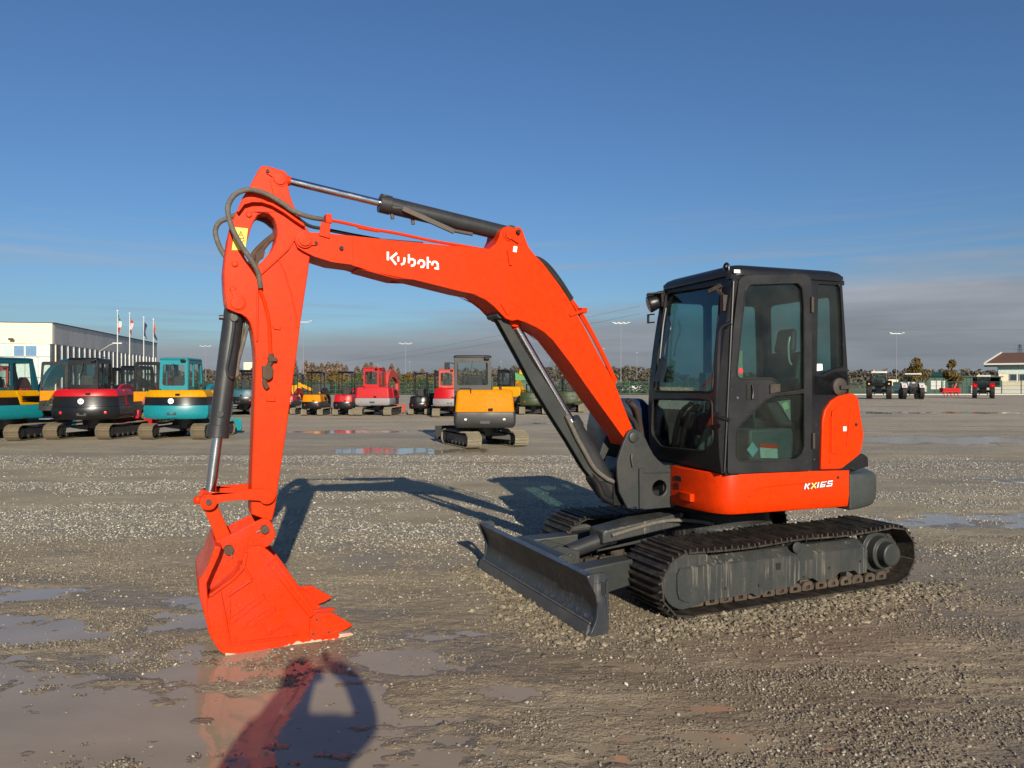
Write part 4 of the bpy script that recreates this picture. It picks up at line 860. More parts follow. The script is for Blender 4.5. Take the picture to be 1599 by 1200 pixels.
def MM(op, a, b_=None, c=None, clamp=False):
    n = N(nt, 'Math', operation=op); n.use_clamp = clamp
    for i_, q_ in enumerate((a, b_, c)):
        if q_ is None: continue
        if hasattr(q_, 'links'): L(q_, n.inputs[i_])
        else: n.inputs[i_].default_value = q_
    return n.outputs[0]
thr = MM('MULTIPLY_ADD', gfac, .86, .06)                       # share of stones showing
dens = MM('GREATER_THAN', thr, MM('MULTIPLY_ADD', nf, .35, MM('MULTIPLY', sp.outputs[1], .75)))
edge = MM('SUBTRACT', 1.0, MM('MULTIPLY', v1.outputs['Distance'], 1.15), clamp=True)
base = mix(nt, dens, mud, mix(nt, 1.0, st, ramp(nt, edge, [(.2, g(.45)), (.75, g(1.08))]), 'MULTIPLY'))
sep = N(nt, 'SeparateXYZ'); L(geo, sep.inputs[0]); dist = MM('MULTIPLY', MM('SUBTRACT', sep.outputs['Y'], 14.0), 1/22.0, clamp=True)
nfar = noise(nt, geo, .10, 7, .62, (1, 4.5, 1)); nfar2 = noise(nt, geo, .8, 6, .7, (1,6,1))
farc = mix(nt, .5, ramp(nt, nfar, [(.3, (.26,.212,.145)), (.5, (.38,.32,.23)), (.68, (.50,.44,.34))]), ramp(nt, nfar2, [(.3, (.25,.205,.145)), (.7, (.50,.435,.335))]))
base = mix(nt, MM('MULTIPLY', dist, .7), base, farc)
base = mix(nt, ramp(nt, nb, [(.42, g(0)), (.7, g(.4))]), base, (.21,.17,.112))
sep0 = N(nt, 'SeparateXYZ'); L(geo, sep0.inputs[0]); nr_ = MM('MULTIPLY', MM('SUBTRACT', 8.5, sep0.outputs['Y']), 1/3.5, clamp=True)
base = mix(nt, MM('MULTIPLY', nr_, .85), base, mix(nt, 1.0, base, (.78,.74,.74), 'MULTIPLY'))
base = mix(nt, MM('MULTIPLY', wet, .8), base, mix(nt, .55, mix(nt, 1.0, base, (.62,.60,.58), 'MULTIPLY'), (.165,.135,.098)))
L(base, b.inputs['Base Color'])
rg = ramp(nt, nz, [(.3, g(.62)), (.7, g(.85))]); rr = MM('SUBTRACT', rg, MM('MULTIPLY', wet, .42)); L(rr, b.inputs['Roughness']); b.inputs['Specular IOR Level'].default_value = .4
bp1 = N(nt, 'Bump', Strength=.9, Distance=.012); L(MM('MULTIPLY', edge, MM('MULTIPLY_ADD', gfac, .8, .2)), bp1.inputs['Height'])
bp2 = N(nt, 'Bump', Strength=.75, Distance=.010); L(noise(nt, geo, 55, 7, .7), bp2.inputs['Height']); L(bp1.outputs[0], bp2.inputs['Normal'])
bp3 = N(nt, 'Bump', Strength=.5, Distance=.04); L(noise(nt, geo, 9, 5, .6, (1,1.6,1)), bp3.inputs['Height']); L(bp2.outputs[0], bp3.inputs['Normal']); L(bp3.outputs[0], b.inputs['Normal'])
L(b.outputs[0], out.inputs[0])
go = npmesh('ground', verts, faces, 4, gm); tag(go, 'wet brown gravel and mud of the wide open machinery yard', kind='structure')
P_ = pud(gxx, gyy); gmask = gravelmask(gxx, gyy)*(1-np.clip(P_/.02, 0, 1)*.8)
wetn = fbm(gxx*.7, gyy*1.6, 4, 55)
wetm = np.clip(ss(P_, .004, .02)+ss(wetn, .50, .68)*.75*(1-ss(gyy, 6.5, 9))+ss(fbm(gxx*.15, gyy*.7, 4, 66), .56, .66)*.5*ss(gyy, 8, 16), 0, 1)
for nm, arr in (('gravel', gmask), ('wet', wetm)):
    a = go.data.attributes.new(nm, 'FLOAT', 'POINT'); a.data.foreach_set('value', arr.astype(np.float32).ravel())
# standing water
wm, nt, out = newmat('muddy_water'); L = nt.links.new
b = N(nt, 'BsdfPrincipled'); geo = N(nt, 'NewGeometry').outputs['Position']
L(ramp(nt, noise(nt, geo, 1.4, 4, .5, (1,1.8,1)), [(.3, (.245,.190,.125)), (.7, (.30,.235,.16))]), b.inputs['Base Color'])
b.inputs['Roughness'].default_value = .04; b.inputs['IOR'].default_value = 1.33; b.inputs['Specular IOR Level'].default_value = .5
bp = N(nt, 'Bump', Strength=.45, Distance=.004); L(noise(nt, geo, 9, 4, .55), bp.inputs['Height']); L(bp.outputs[0], b.inputs['Normal'])
L(b.outputs[0], out.inputs[0])
m = MB(); m.add([(-60,-3,WZ),(60,-3,WZ),(60,60,WZ),(-60,60,WZ)], [(0,1,2,3)]); wo = m.build('puddle_water', wm, smooth=0); tag(wo, 'shallow brown puddle water lying in the dips of the yard', kind='structure')
# loose stones (uncountable)
def stones(name, n, area, rad, mats, seed, label, thresh=None, sink=.35, zb=None):
    r = np.random.default_rng(seed); nc = n*(40 if name == 'mud_clods' else 4); x = r.uniform(area[0], area[1], nc); t = r.uniform(0, 1, nc)
    y = area[2]*(area[3]/area[2])**t
    fan = np.abs(x) < (y*.80+1.6); p = thresh(x, y, r) if thresh else 1; keep = fan & (r.uniform(0, 1, nc) < p); x = x[keep][:n]; y = y[keep][:n]; n = len(x)
    s = rad[0]*(rad[1]/rad[0])**(r.uniform(0, 1, n)**1.8); z = height(x, y)+s*(1-sink)*.5
    ico = np.array([(0,0,1),(.89,0,.45),(.28,.85,.45),(-.72,.53,.45),(-.72,-.53,.45),(.28,-.85,.45),(.72,.53,-.45),(-.28,.85,-.45),(-.89,0,-.45),(-.28,-.85,-.45),(.72,-.53,-.45),(0,0,-1)])
    fc = np.array([(0,1,2),(0,2,3),(0,3,4),(0,4,5),(0,5,1),(1,6,2),(2,7,3),(3,8,4),(4,9,5),(5,10,1),(6,7,2),(7,8,3),(8,9,4),(9,10,5),(10,6,1),(11,7,6),(11,8,7),(11,9,8),(11,10,9),(11,6,10)])
    V = ico[None]*r.uniform(.72, 1.28, (n, 12, 1)); sc_ = np.stack([r.uniform(.75,1.35,n), r.uniform(.7,1.1,n), r.uniform(.45,.8,n)], -1); V = V*sc_[:, None]
    a = r.uniform(0, 6.28, n); c, s_ = np.cos(a)[:, None], np.sin(a)[:, None]; tl = r.uniform(-.4,.4,n)[:, None]
    X = V[..., 0]*c-V[..., 1]*s_; Y = V[..., 0]*s_+V[..., 1]*c; Zc = V[..., 2]+X*tl
    V = np.stack([X, Y, Zc], -1)*s[:, None, None]+np.stack([x, y, z], -1)[:, None]
    F = (fc[None]+(np.arange(n)*12)[:, None, None]).reshape(-1, 3)
    o = npmesh(name, V.reshape(-1, 3), F, 3, mats, False)
    at_ = o.data.attributes.new('tone', 'FLOAT', 'POINT'); at_.data.foreach_set('value', np.repeat(r.uniform(0, 1, n), 12).astype(np.float32))
    return tag(o, label, kind='stuff')
def stonemat(name, stops, rough):
    m, nt, out = newmat(name); b = N(nt, 'BsdfPrincipled'); a = N(nt, 'Attribute'); a.attribute_name = 'tone'
    c = ramp(nt, a.outputs['Fac'], stops); geo = N(nt, 'NewGeometry').outputs['Position']
    c = mix(nt, 1.0, c, ramp(nt, noise(nt, geo, 90, 3), [(.3, g(.7)), (.7, g(1.15))]), 'MULTIPLY'); nt.links.new(c, b.inputs['Base Color']); b.inputs['Roughness'].default_value = rough
    nt.links.new(b.outputs[0], out.inputs[0]); return m
sm1 = stonemat('mixed_pebbles', [(0, (.09,.074,.052)), (.45, (.165,.135,.095)), (.85, (.22,.185,.134)), (.97, (.29,.255,.2)), (1, (.50,.47,.40))], .6)
sm2 = stonemat('pale_gravel', [(0, (.2,.172,.13)), (.4, (.31,.272,.21)), (.75, (.39,.352,.283)), (1, (.55,.51,.435))], .7)
def th1(x, y, r):
    n_ = fbm(x*2.2, y*3.4, 4, 31); return np.clip(ss(n_, .42, .66)+.10, 0, 1)*(1-.75*ss(pud(x, y), .018, .028))
def th2(x, y, r): return gravelmask(x, y)*.9+.02
stones('pebbles', 90000, (-6.5, 7, 2.7, 8.0), (.003, .0105), sm1, 1, 'small brown wet pebbles scattered over the mud in the foreground', th1)
stones('pale_gravel', 60000, (-12, 12, 5.6, 17), (.005, .0145), sm2, 2, 'pale limestone gravel strewn in bands across the middle of the yard', th2)
stones('pale_pebbles', 420, (-5, 6, 2.8, 8.0), (.006, .016), sm2, 3, 'odd whitish pebbles lying on the brown mud', None)

cm = stonemat('mud_clods', [(0, (.10,.078,.05)), (.5, (.18,.145,.095)), (1, (.27,.225,.155))], .7)
def th3(x, y, r):
    c, s = math.cos(R(23.5)), math.sin(R(23.5)); X = (x-1.80)*c+(y-6.46)*s; Y = -(x-1.80)*s+(y-6.46)*c
    d = np.maximum(np.abs(X)-1.25, 0)+np.abs(Y+1.12)*1.4; d2 = np.abs(X+2.0)+np.maximum(np.abs(Y)-1.0, 0)
    return np.exp(-d/.16)+.5*np.exp(-d2/.10)*(Y < 1.1)
stones('mud_clods', 3600, (-.6, 4.6, 3.9, 8.2), (.008, .026), cm, 7, 'crumbled clods of brown mud pushed up beside the tracks and blade', th3, sink=.8)
# ================================================================== machines parked in the yard
TEAL = paint('teal_paint', (.003,.175,.205), .35, .2, (.02,.09,.10), .5, 2.2, lowz=None)
TEALD = paint('dark_teal_paint', (.005,.06,.085), .4, .25, (.02,.05,.06))
YLW = paint('yellow_paint', (.46,.215,.0008), .42, .2, (.32,.15,.003), .1, 2)
AMB = paint('amber_paint', (.46,.165,.0005), .5, .2, (.36,.12,.002), .08, 2)
REDP = paint('red_paint', (.36,.005,.008), .32, .2, (.2,.012,.012), .3, 2)
REDF = paint('faded_red_paint', (.38,.010,.014), .5, .3, (.27,.022,.02), .3, 2)
PNK = paint('sun_bleached_red_paint', (.38,.05,.035), .55, .3, (.3,.07,.05), .3, 2)
BKP = paint('black_paint', (.006,.006,.007), .22, .2, (.014,.013,.012), .4, 2)
DGY = paint('dark_machine_grey', (.022,.022,.022), .4, .3, (.038,.035,.031), .3, 2.5)
GYP = paint('machine_grey_paint', (.032,.031,.030), .42, .35, (.06,.053,.045), .4, 2.5)
LGY = paint('light_grey_paint', (.20,.20,.21), .5, .4, (.18,.155,.12), .4, 2.5)
OLV = paint('olive_paint', (.025,.038,.012), .5, .3, (.05,.045,.025), .4, 2.5)
GRN = paint('green_paint', (.010,.14,.008), .4, .2, (.05,.11,.03), .4, 2.5)
DGRN = paint('dark_green_sheet', (.012,.05,.035), .5, .2, (.03,.06,.04), .4, 1)
MUDT = paint('muddy_track', (.17,.145,.10), .8, .6, (.26,.225,.165), .2, 7, bump=.6, wear=.5, wcol=(.06,.05,.04))
WHP = paint('white_paint', (.50,.50,.48), .4, .2, (.38,.36,.32), .4, 2)
AMBL = paint('amber_lens', (.9,.38,.02), .3, .1)
REDL = paint('red_lens', (.6,.02,.02), .3, .1)
BRT = paint('tread_pad_wear', (.13,.10,.062), .7, .6, (.07,.055,.04), .3, 7, wear=.5, wcol=(.35,.3,.24))
def belt_mesh(name, mat, w, xc, r, n, gr):
    m = MB(Matrix.Rotation(R(90), 4, 'Z')); belt(m, track_path(xc, r, r, r+.02, r+.02), -w/2, w/2, n, grous=(gr,), links=False)
    me = m.mesh(name, 0); me.materials.append(mat); return me
BELT = {'steel': belt_mesh('track', BRT, .42, 1.0, .22, 34, .02), 'mud': belt_mesh('track', MUDT, .42, .95, .21, 22, .03), 'small': belt_mesh('track', MUDT, .40, 1.0, .24, 20, .03)}
def machine(label, loc, yaw, s=1.0, cw=BKP, band=None, hood=REDP, cabm=BKP, boomm=None, belt_='steel', canopy=False, door=None, zs=(.62,1.03,1.26,1.46), top=2.45, group='excavators parked in the yard', boom='low', rear='round', lights=True, emblem=False, wid=1.0, swing=0, tail=1.42, blade=None, cabx=(-.66,.18), seat=False, bucket=True):
    rt = empty('excavator' if not canopy else 'mini_excavator', (loc[0], loc[1], 0), R(yaw), label, 'excavator' if not canopy else 'mini excavator', group)
    S = Matrix.Scale(s, 4); XS = S @ Matrix.Rotation(R(swing), 4, 'Z'); boomm = boomm or hood; blade = blade or boomm
    def mb(): return MB(XS)
    for sx in (-1, 1):
        o = bpy.data.objects.new('track', BELT[belt_]); col.objects.link(o); o.parent = rt; o.location = (sx*.77*s*wid, 0, .0); o.scale = (s, s, s)
        f = MB(Matrix.Scale(1, 4)); f.box((-.15,-.82,.12), (.15,.85,.36)); f.cyl((-.17,-.98,.24), (.17,-.98,.24), .15, n=16); f.cyl((-.17,.98,.24), (.17,.98,.24), .17, n=16)
        for k in range(5): f.cyl((-.17,-.6+k*.3,.12), (.17,-.6+k*.3,.12), .06, n=10)
        f.build('track_frame', GYP, o, bev=.01)
    m = MB(S); m.lathe((0,0,.3), (0,0,1), [(0,.42),(.3,.45)], 20)
    for sx in (-1, 1):
        for sy in (-1, 1): m.hexa([(sx*.1,sy*.15,.22),(sx*.1,sy*.42,.22),(sx*.6*wid,sy*.72,.18),(sx*.6*wid,sy*.42,.18)], [(sx*.1,sy*.12,.42),(sx*.1,sy*.40,.42),(sx*.6*wid,sy*.68,.33),(sx*.6*wid,sy*.42,.33)])
    m.build('lower_frame', GYP, rt, bev=.01)
    m = MB(S); m.xy([(-.98*wid,1.75),(.98*wid,1.75),(.98*wid,1.80),(-.98*wid,1.80)], .08, .5); m.xy([(-.98*wid,1.70),(-.5,1.72),(.5,1.72),(.98*wid,1.70),(.98*wid,1.75),(-.98*wid,1.75)], .1, .2)
    for sx in (-1, 1): m.hexa([(sx*.3,.6,.22),(sx*.42,.6,.22),(sx*.42,1.72,.2),(sx*.3,1.72,.2)], [(sx*.3,.6,.36),(sx*.42,.6,.36),(sx*.42,1.72,.34),(sx*.3,1.72,.34)])
    m.build('dozer_blade', blade, rt, bev=.01)
    # rotating body
    z0, z1, z2, z3_ = zs; W = .93*wid
    def arc(r, a0, a1, n): return [(r*math.sin(R(a0+(a1-a0)*i/n)), -r*math.cos(R(a0+(a1-a0)*i/n))) for i in range(n+1)]
    a_ = math.degrees(math.asin(min(.98, W/tail)))
    back = arc(tail, -a_, a_, 14) if rear == 'round' else rnd([(-W,-tail*.82),(W,-tail*.82)]+[(W,.0),(-W,.0)], .10, 5)
    low = [p for p in back if rear == 'round'] + [(W,.35),(-W,.35)] if rear == 'round' else back
    def sl(mm, lv, poly=low): return slabs(mm, poly, lv)
    m = mb(); sl(m, [(z0,.10),(z0+.05,.03),(z0+.16,0),(z1-.06,0),(z1,.02)]); c_ = m.build('counterweight', cw, rt, bev=.01)
    m = mb(); m.xy([(-W*.97,-.3),(W*.97,-.3),(W*.9,.95),(-W*.9,.95)], z0+.02, z0+.36); m.build('floor_frame', GYP, rt, bev=.02)
    if band: m = mb(); sl(m, [(z1+.001,.02),(z1+.05,.03),(z2,.05)]); m.build('grille_band', band, rt, bev=.008)
    zb = z2 if band else z1
    m = mb(); sl(m, [(zb+.001,.04),(zb+.04,.045),(z3_-.07,.09),(z3_,.17)]); h_ = m.build('engine_hood', hood, rt, bev=.012, seg=3)
    m = mb(); m.hexa([(.24,-.4,z1),(W,-.4,z1),(W,.85,z1),(.24,.95,z1)], [(.24,-.5,z3_-.02),(W-.04,-.5,z3_-.02),(W-.10,.7,z3_-.15),(.24,.8,z3_-.12)]); m.build('side_hood', hood, rt, bev=.03, seg=3)
    if lights:
        for sx in (-1, 1):
            m = mb(); y = -math.sqrt(max(.01, tail**2-(.62*W)**2)) if rear == 'round' else -tail*.82
            m.ball((sx*.62*W, y+.02, (z0+z1)/2+.02), .05, 10, (1.5,.5,1)); m.build('reflector', REDL if cw is not DGY else WHITE, c_)
    if emblem:
        m = mb(); m.lathe((-.02,-tail*.985,(z1+z2)/2+.01), (0,-1,0), [(0,.0),(.0,.085),(.012,.08)], 20); e_ = m.build('emblem', WHITE, c_); e_.scale = (1,1,1)
        m = mb(); m.box((-.06,-tail*.985-.02,(z1+z2)/2), (-.03,-tail*.985-.013,(z1+z2)/2+.03)); m.box((-.01,-tail*.985-.02,(z1+z2)/2-.01), (.02,-tail*.985-.013,(z1+z2)/2+.02)); m.build('emblem_mark', BKP, c_)
    m = mb(); y = -tail*(.97 if rear == 'round' else .835); m.box((.1,y-.02,zb+.05), (.22,y+.04,zb+.11)); m.build('hood_catch', BKP, h_)
    for k in range(4):
        m = mb(); zz_s = z1+.10+k*(z3_-z1-.24)/4; m.box((W-.035,-.35,zz_s), (W+.006,.30,zz_s+.025)); m.build('louvre', BKP, h_)
    if s > .8:
        m = mb(); m.tube([(W*.55,-.45,z3_-.05),(W*.55,-.45,z3_+.12),(W*.58,-.52,z3_+.18)], .035, 8); m.build('exhaust', GYP, h_)
        m = mb(); m.tube([(-W*.8,-tail*.62,z3_-.09),(-W*.8,-tail*.62,z3_+.03),(-W*.45,-tail*.80,z3_+.03),(-W*.45,-tail*.80,z3_-.09)], .014, 6, 0); m.build('grab_rail', BKP, h_)
        m = mb(); m.box((-.13,-tail*(.995 if rear == 'round' else .826)-.004,z0+.12), (.13,-tail*(.93 if rear == 'round' else .815),z0+.2)); m.build('rear_plate', GYP, c_)
    x0, x1 = cabx; y0, y1 = -.62, .72
    zc = z3_-.03
    if not canopy:
        def wall(fn, outer, hole, nm='cab'): pass
        c = mb(); tp = top-.07
        hole = rnd([(x0+.09,zc+.16),(x1-.09,zc+.16),(x1-.10,tp-.14),(x0+.10,tp-.14)], .06)
        c.prism([[(x0,zc-.02),(x1,zc-.02),(x1-.015,tp),(x0+.015,tp)], hole], lambda p: (p[0], y0+.04*(p[1]-zc), p[1]), lambda p: (p[0], y0+.05+.04*(p[1]-zc), p[1]))
        for x in (x0, x1-.045):
            c.prism([[(y0+.05,z0+.3),(y1,z0+.3),(y1+.06,zc+.2),(y1-.12,tp),(y0+.09,tp)], rnd([(y0+.16,zc+.12),(y0+.5,zc+.12),(y0+.5,tp-.1),(y0+.18,tp-.1)],.04), rnd([(y0+.57,zc-.1),(y1-.08,zc-.1),(y1-.2,tp-.1),(y0+.57,tp-.1)],.04)], lambda p, x=x: (x, p[0], p[1]), lambda p, x=x: (x+.045, p[0], p[1]))
        c.prism([[(x0+.046,z0+.3),(x1-.046,z0+.3),(x1-.046,tp),(x0+.046,tp)], [(x0+.11,z0+.45),(x1-.11,z0+.45),(x1-.11,tp-.1),(x0+.11,tp-.1)]], lambda p: (p[0], y1-.13*max(0,(p[1]-zc)/(tp-zc)), p[1]), lambda p: (p[0], y1-.05-.13*max(0,(p[1]-zc)/(tp-zc)), p[1]))
        co_ = c.build('cab', cabm, rt, bev=.012)
        r_ = mb(); slabs(r_, rnd([(x0-.015,y0),(x1+.015,y0),(x1+.015,y1-.08),(x0-.015,y1-.08)], .1, 4), [(tp,.02),(tp+.01,0),(tp+.04,.005),(top-.01,.05),(top,.14)]); r_.build('roof', cabm, co_, smooth=60)
        gl = mb(); gl.prism([hole], lambda p: (p[0], y0+.02+.04*(p[1]-zc), p[1])); gl.build('rear_window', GLD, co_, smooth=0)
        for x in (x0+.02, x1-.025):
            gl = mb(); gl.add([(x,y0+.12,zc+.1),(x,y1-.05,zc-.12),(x,y1-.16,tp-.06),(x,y0+.14,tp-.06)], [(0,1,2,3)]); gl.build('side_window', GLD, co_, smooth=0)
        st = mb(); st.box((x0+.2,-.1,zc-.35), (x1-.2,.3,zc-.1)); st.hexa([(x0+.2,-.22,zc-.2),(x1-.2,-.22,zc-.2),(x1-.2,-.08,zc-.2),(x0+.2,-.08,zc-.2)], [(x0+.25,-.3,zc+.45),(x1-.25,-.3,zc+.45),(x1-.25,-.2,zc+.45),(x0+.25,-.2,zc+.45)]); st.build('seat', SEAT, co_, bev=.04)
        wl = mb(); wl.box((x1-.2,y0-.07,tp-.06), (x1-.06,y0+.02,tp+.02)); wl.build('work_lamp', BKP, co_, bev=.01)
        wp = mb(); wp.bar(((x0+x1)/2,y0+.0,tp-.10), ((x0+x1)/2-.1,y0-.015,zc+.3), .015, .015); wp.build('wiper', BKP, co_)
        sl_ = mb(); sl_.tube([(x0+.07,y0+.03,zc+.13),(x0+.07,y0+.03+.03,tp-.11)], .012, 6, 0); sl_.tube([(x1-.07,y0+.03,zc+.13),(x1-.07,y0+.06,tp-.11)], .012, 6, 0); sl_.build('window_seal', BKP, co_)
        mr = mb(); mr.tube([(x0,y1-.1,tp-.15),(x0-.12,y1,tp-.12),(x0-.2,y1-.02,tp-.2)], .012, 6); mr.box((x0-.3,y1-.04,tp-.32), (x0-.14,y1-.01,tp-.1)); mr.build('mirror', BKP, co_)
    else:
        c = mb(); X0, X1, Y0, Y1 = -.46, .46, -.50, .45
        for x in (X0, X1):
            for y in (Y0, Y1): c.tube([(x,y,zc-.4 if y == Y1 else zc-.1),(x,y,top-.12),(x*.96,y*.95,top-.06)], .035, 8, 3)
            c.tube([(x,Y0,top-.07),(x,Y1,top-.07)], .03, 8, 0)
        c.tube([(X0,Y0,top-.07),(X1,Y0,top-.07)], .03, 8, 0); c.tube([(X0,Y1,top-.07),(X1,Y1,top-.07)], .03, 8, 0)
        co_ = c.build('canopy_frame', BKP, rt)
        if canopy != 'frame':
            r_ = mb(); slabs(r_, rnd([(X0-.12,Y0-.12),(X1+.12,Y0-.12),(X1+.12,Y1+.2),(X0-.12,Y1+.2)], .14, 4), [(top-.09,.05),(top-.07,0),(top-.02,.02),(top+.03,.16)]); r_.build('canopy_roof', BKP, co_, smooth=60)
        st = mb(); st.box((-.26,-.15,zc-.1), (.26,.3,zc+.08)); st.hexa([(-.25,-.25,zc),(.25,-.25,zc),(.25,-.12,zc),(-.25,-.12,zc)], [(-.2,-.34,zc+.55),(.2,-.34,zc+.55),(.2,-.25,zc+.55),(-.2,-.25,zc+.55)]); st.build('seat', SEAT, rt, bev=.05)
        for x in (-.36, .36): st = mb(); st.box((x-.06,.1,zc-.2), (x+.06,.5,zc+.12)); st.tube([(x,.4,zc+.1),(x,.42,zc+.35)], .02, 6, 0); st.build('control_console', BKP, rt, bev=.02)
    if door:
        d = MB(XS @ Matrix.Translation((x0-.01, y0+.1, 0)) @ Matrix.Rotation(R(door[0]), 4, 'Z'))
        d.xz([rnd([(-.78,z0+.25),(0,z0+.25),(0,top-.13),(-.70,top-.13)],.06), rnd([(-.70,zc-.05),(-.09,zc-.05),(-.09,top-.23),(-.64,top-.23)],.05), rnd([(-.68,z0+.4),(-.12,z0+.4),(-.12,zc-.18),(-.5,zc-.18)],.05)], -.02, .02); dd = d.build('open_door', BKP, rt, bev=.006)
        d2 = MB(d.xf); d2.add([(-.70,.001,z0+.35),(-.08,.001,z0+.35),(-.08,.001,top-.2),(-.64,.001,top-.2)], [(0,1,2,3)]); d2.build('door_glass', GLD, dd, smooth=0)
        if door[1]: d3 = MB(d.xf); d3.xz([(-.74,zc-.32),(-.50,zc-.30),(-.34,zc-.02),(-.74,zc-.02)], -.03, -.022); d3.build('door_panel', door[1], dd)
    # boom, arm, bucket
    bx = .12
    shapes = {'low': ([(.80,z1+.05),(1.35,1.55),(2.0,1.75),(2.7,1.55),(3.3,1.1)], [(3.3,1.2),(3.35,.7),(3.0,.25)]),
              'high': ([(.80,z1+.05),(1.3,1.9),(1.9,2.25),(2.7,2.1),(3.4,1.7)], [(3.4,1.85),(3.3,1.1),(3.0,.35)]),
              'flat': ([(.80,z1+.0),(1.4,1.35),(2.2,1.42),(3.0,1.25),(3.6,.9)], [(3.6,1.0),(3.5,.6),(3.2,.25)])}[boom]
    m = mb(); P = catmull([(bx, a, b) for a, b in shapes[0]], 6); rings = []
    for i, p in enumerate(P):
        t = i/(len(P)-1); hh = .13+.10*math.sin(math.pi*min(1, t*1.15)); d = (P[min(i+1,len(P)-1)]-P[max(i-1,0)]).normalized(); n_ = Vector((0,-d.z,d.y))
        rings.append([p+n_*hh+Vector((-.10,0,0)), p+n_*hh+Vector((.10,0,0)), p-n_*hh+Vector((.10,0,0)), p-n_*hh+Vector((-.10,0,0))])
    m.loft(rings); m.build('boom', boomm, rt, bev=.015)
    m = mb(); A = [Vector((bx, a, b)) for a, b in shapes[1]]
    P = catmull(A, 5); rings = []
    for i, p in enumerate(P):
        t = i/(len(P)-1); hh = .20-.11*t; rings.append([p+Vector((-.09,hh,.02)), p+Vector((.09,hh,.02)), p+Vector((.09,-hh,-.02)), p+Vector((-.09,-hh,-.02))])
    m.loft(rings); m.build('arm', boomm, rt, bev=.015)
    m = mb(); m.cyl((bx,1.0,z0+.35), (bx,1.5,1.2), .07); m.cyl((bx,1.5,1.2), (bx,1.75,1.55), .035); m.build('boom_cylinder', CYLG, rt)
    m = mb(); m.xz([(bx-.18,z0+.05),(bx+.18,z0+.05),(bx+.14,z1+.2),(bx-.14,z1+.2)], .72, .95); m.build('swing_bracket', GYP, rt, bev=.02)
    if bucket:
        e = A[-1]; m = mb(); pf = [(e.y+.10,e.z+.12),(e.y+.22,e.z-.02),(e.y+.18,.08),(e.y-.02,.0+.02),(e.y-.42,.04),(e.y-.40,.08),(e.y-.05,.10),(e.y+.10,.16),(e.y+.12,e.z)]
        m.prism([pf], lambda p: (bx-.32, p[0], p[1]), lambda p: (bx+.32, p[0], p[1]))
        for x in (bx-.34, bx+.32): m.prism([[(e.y+.10,e.z+.12),(e.y+.22,e.z-.02),(e.y+.18,.08),(e.y-.02,.02),(e.y-.42,.04),(e.y-.1,e.z+.1)]], lambda p: (x, p[0], p[1]), lambda p: (x+.02, p[0], p[1]))
        m.build('bucket', boomm, rt, bev=.01)
    return rt
def mloc(u, v, ahead): Y = gy(v); return (gx(u, Y), Y+ahead)
G1 = 'large excavators parked in a row on the left'
machine('teal and yellow excavator with dark teal cab, cut off at the left edge', mloc(-28,690,1.2), 2, 1.0, TEAL, BKP, YLW, TEALD, TEALD, door=None, boom='high', group=G1, swing=-20)
machine('black and red excavator with black cab and open door, below the warehouse corner', mloc(119,687.5,1.2), 0, 1.0, BKP, BKP, REDP, BKP, REDP, door=(8,AMB), boom='flat', group=G1, emblem=True, blade=REDP, swing=11, zs=(.60,.98,1.28,1.50))
machine('excavator with bright teal cab and yellow hood, right of the flagpoles', mloc(268,687.5,1.2), 0, 1.0, TEAL, BKP, YLW, TEAL, TEAL, door=(6,AMB), boom='flat', group=G1, emblem=True, zs=(.62,1.02,1.26,1.47), lights=False, swing=4)
machine('small excavator with amber hood and dark grey cab, parked alone in mid yard', mloc(753,701,1.1), 24, .92, DGY, None, AMB, DGY, DGY, belt_='mud', boom='low', group='excavators parked alone', zs=(.57,1.01,1.2,1.63), top=2.62, rear='box', wid=.93, tail=1.45, swing=-20, cabx=(-.86,.20), lights=True)
YB = 34
machine('red cabbed excavator with a light grey lower body behind the teal boom', (-22.6,33), 20, 1.0, LGY, None, REDF, REDP, REDP, group='excavators in the far rows', boom='low')
machine('black cabbed excavator with red lower body, seen between black and teal excavators', (-16.3,32.5), 0, 1.0, BKP, None, REDP, BKP, REDP, group='excavators in the far rows', emblem=False, zs=(.62,.8,1.0,1.25))
machine('dark machine with black cab standing behind the right shoulder of the red and black excavator', (-19.3,35.5), -6, 1.0, BKP, None, BKP, BKP, BKP, group='excavators in the far rows')
machine('far dark excavator half hidden behind the bucket cylinder of the big orange one', (-14.2,39.5), 0, .95, BKP, None, TEALD, TEALD, TEALD, group='excavators in the far rows', canopy=True, top=2.5)
G3 = 'small excavators in the far middle row'
machine('red mini excavator under a black canopy, just left of the orange arm', mloc(386,646.5,.8), 0, .72, BKP, None, REDP, BKP, REDP, belt_='small', canopy=True, group=G3, top=3.1, zs=(.5,.98,1.2,1.48), wid=.72)
machine('dark red mini excavator hidden behind the orange arm', mloc(446,648,.8), 0, .72, BKP, None, REDP, BKP, REDP, belt_='small', canopy=True, group=G3, top=3.0, wid=.72)
machine('black and yellow mini excavator under a black canopy, just right of the orange arm', mloc(488,649.5,.8), 0, .74, BKP, None, AMB, BKP, BKP, belt_='small', canopy=True, group=G3, top=3.1, zs=(.5,.98,1.2,1.48), wid=.74)
machine('red mini excavator under a black canopy, left of the red excavator with a cab', mloc(537,649.5,.8), 0, .74, BKP, None, REDP, BKP, REDP, belt_='small', canopy=True, group=G3, top=3.1, zs=(.5,.98,1.2,1.48), wid=.74)
machine('bright red excavator with red cab and light grey counterweight in the far row', mloc(586,650,1.1), -6, 1.0, LGY, None, REDF, REDF, PNK, belt_='mud', group=G3, boom='high', zs=(.55,.92,1.2,1.50), rear='box', tail=1.5, top=2.52)
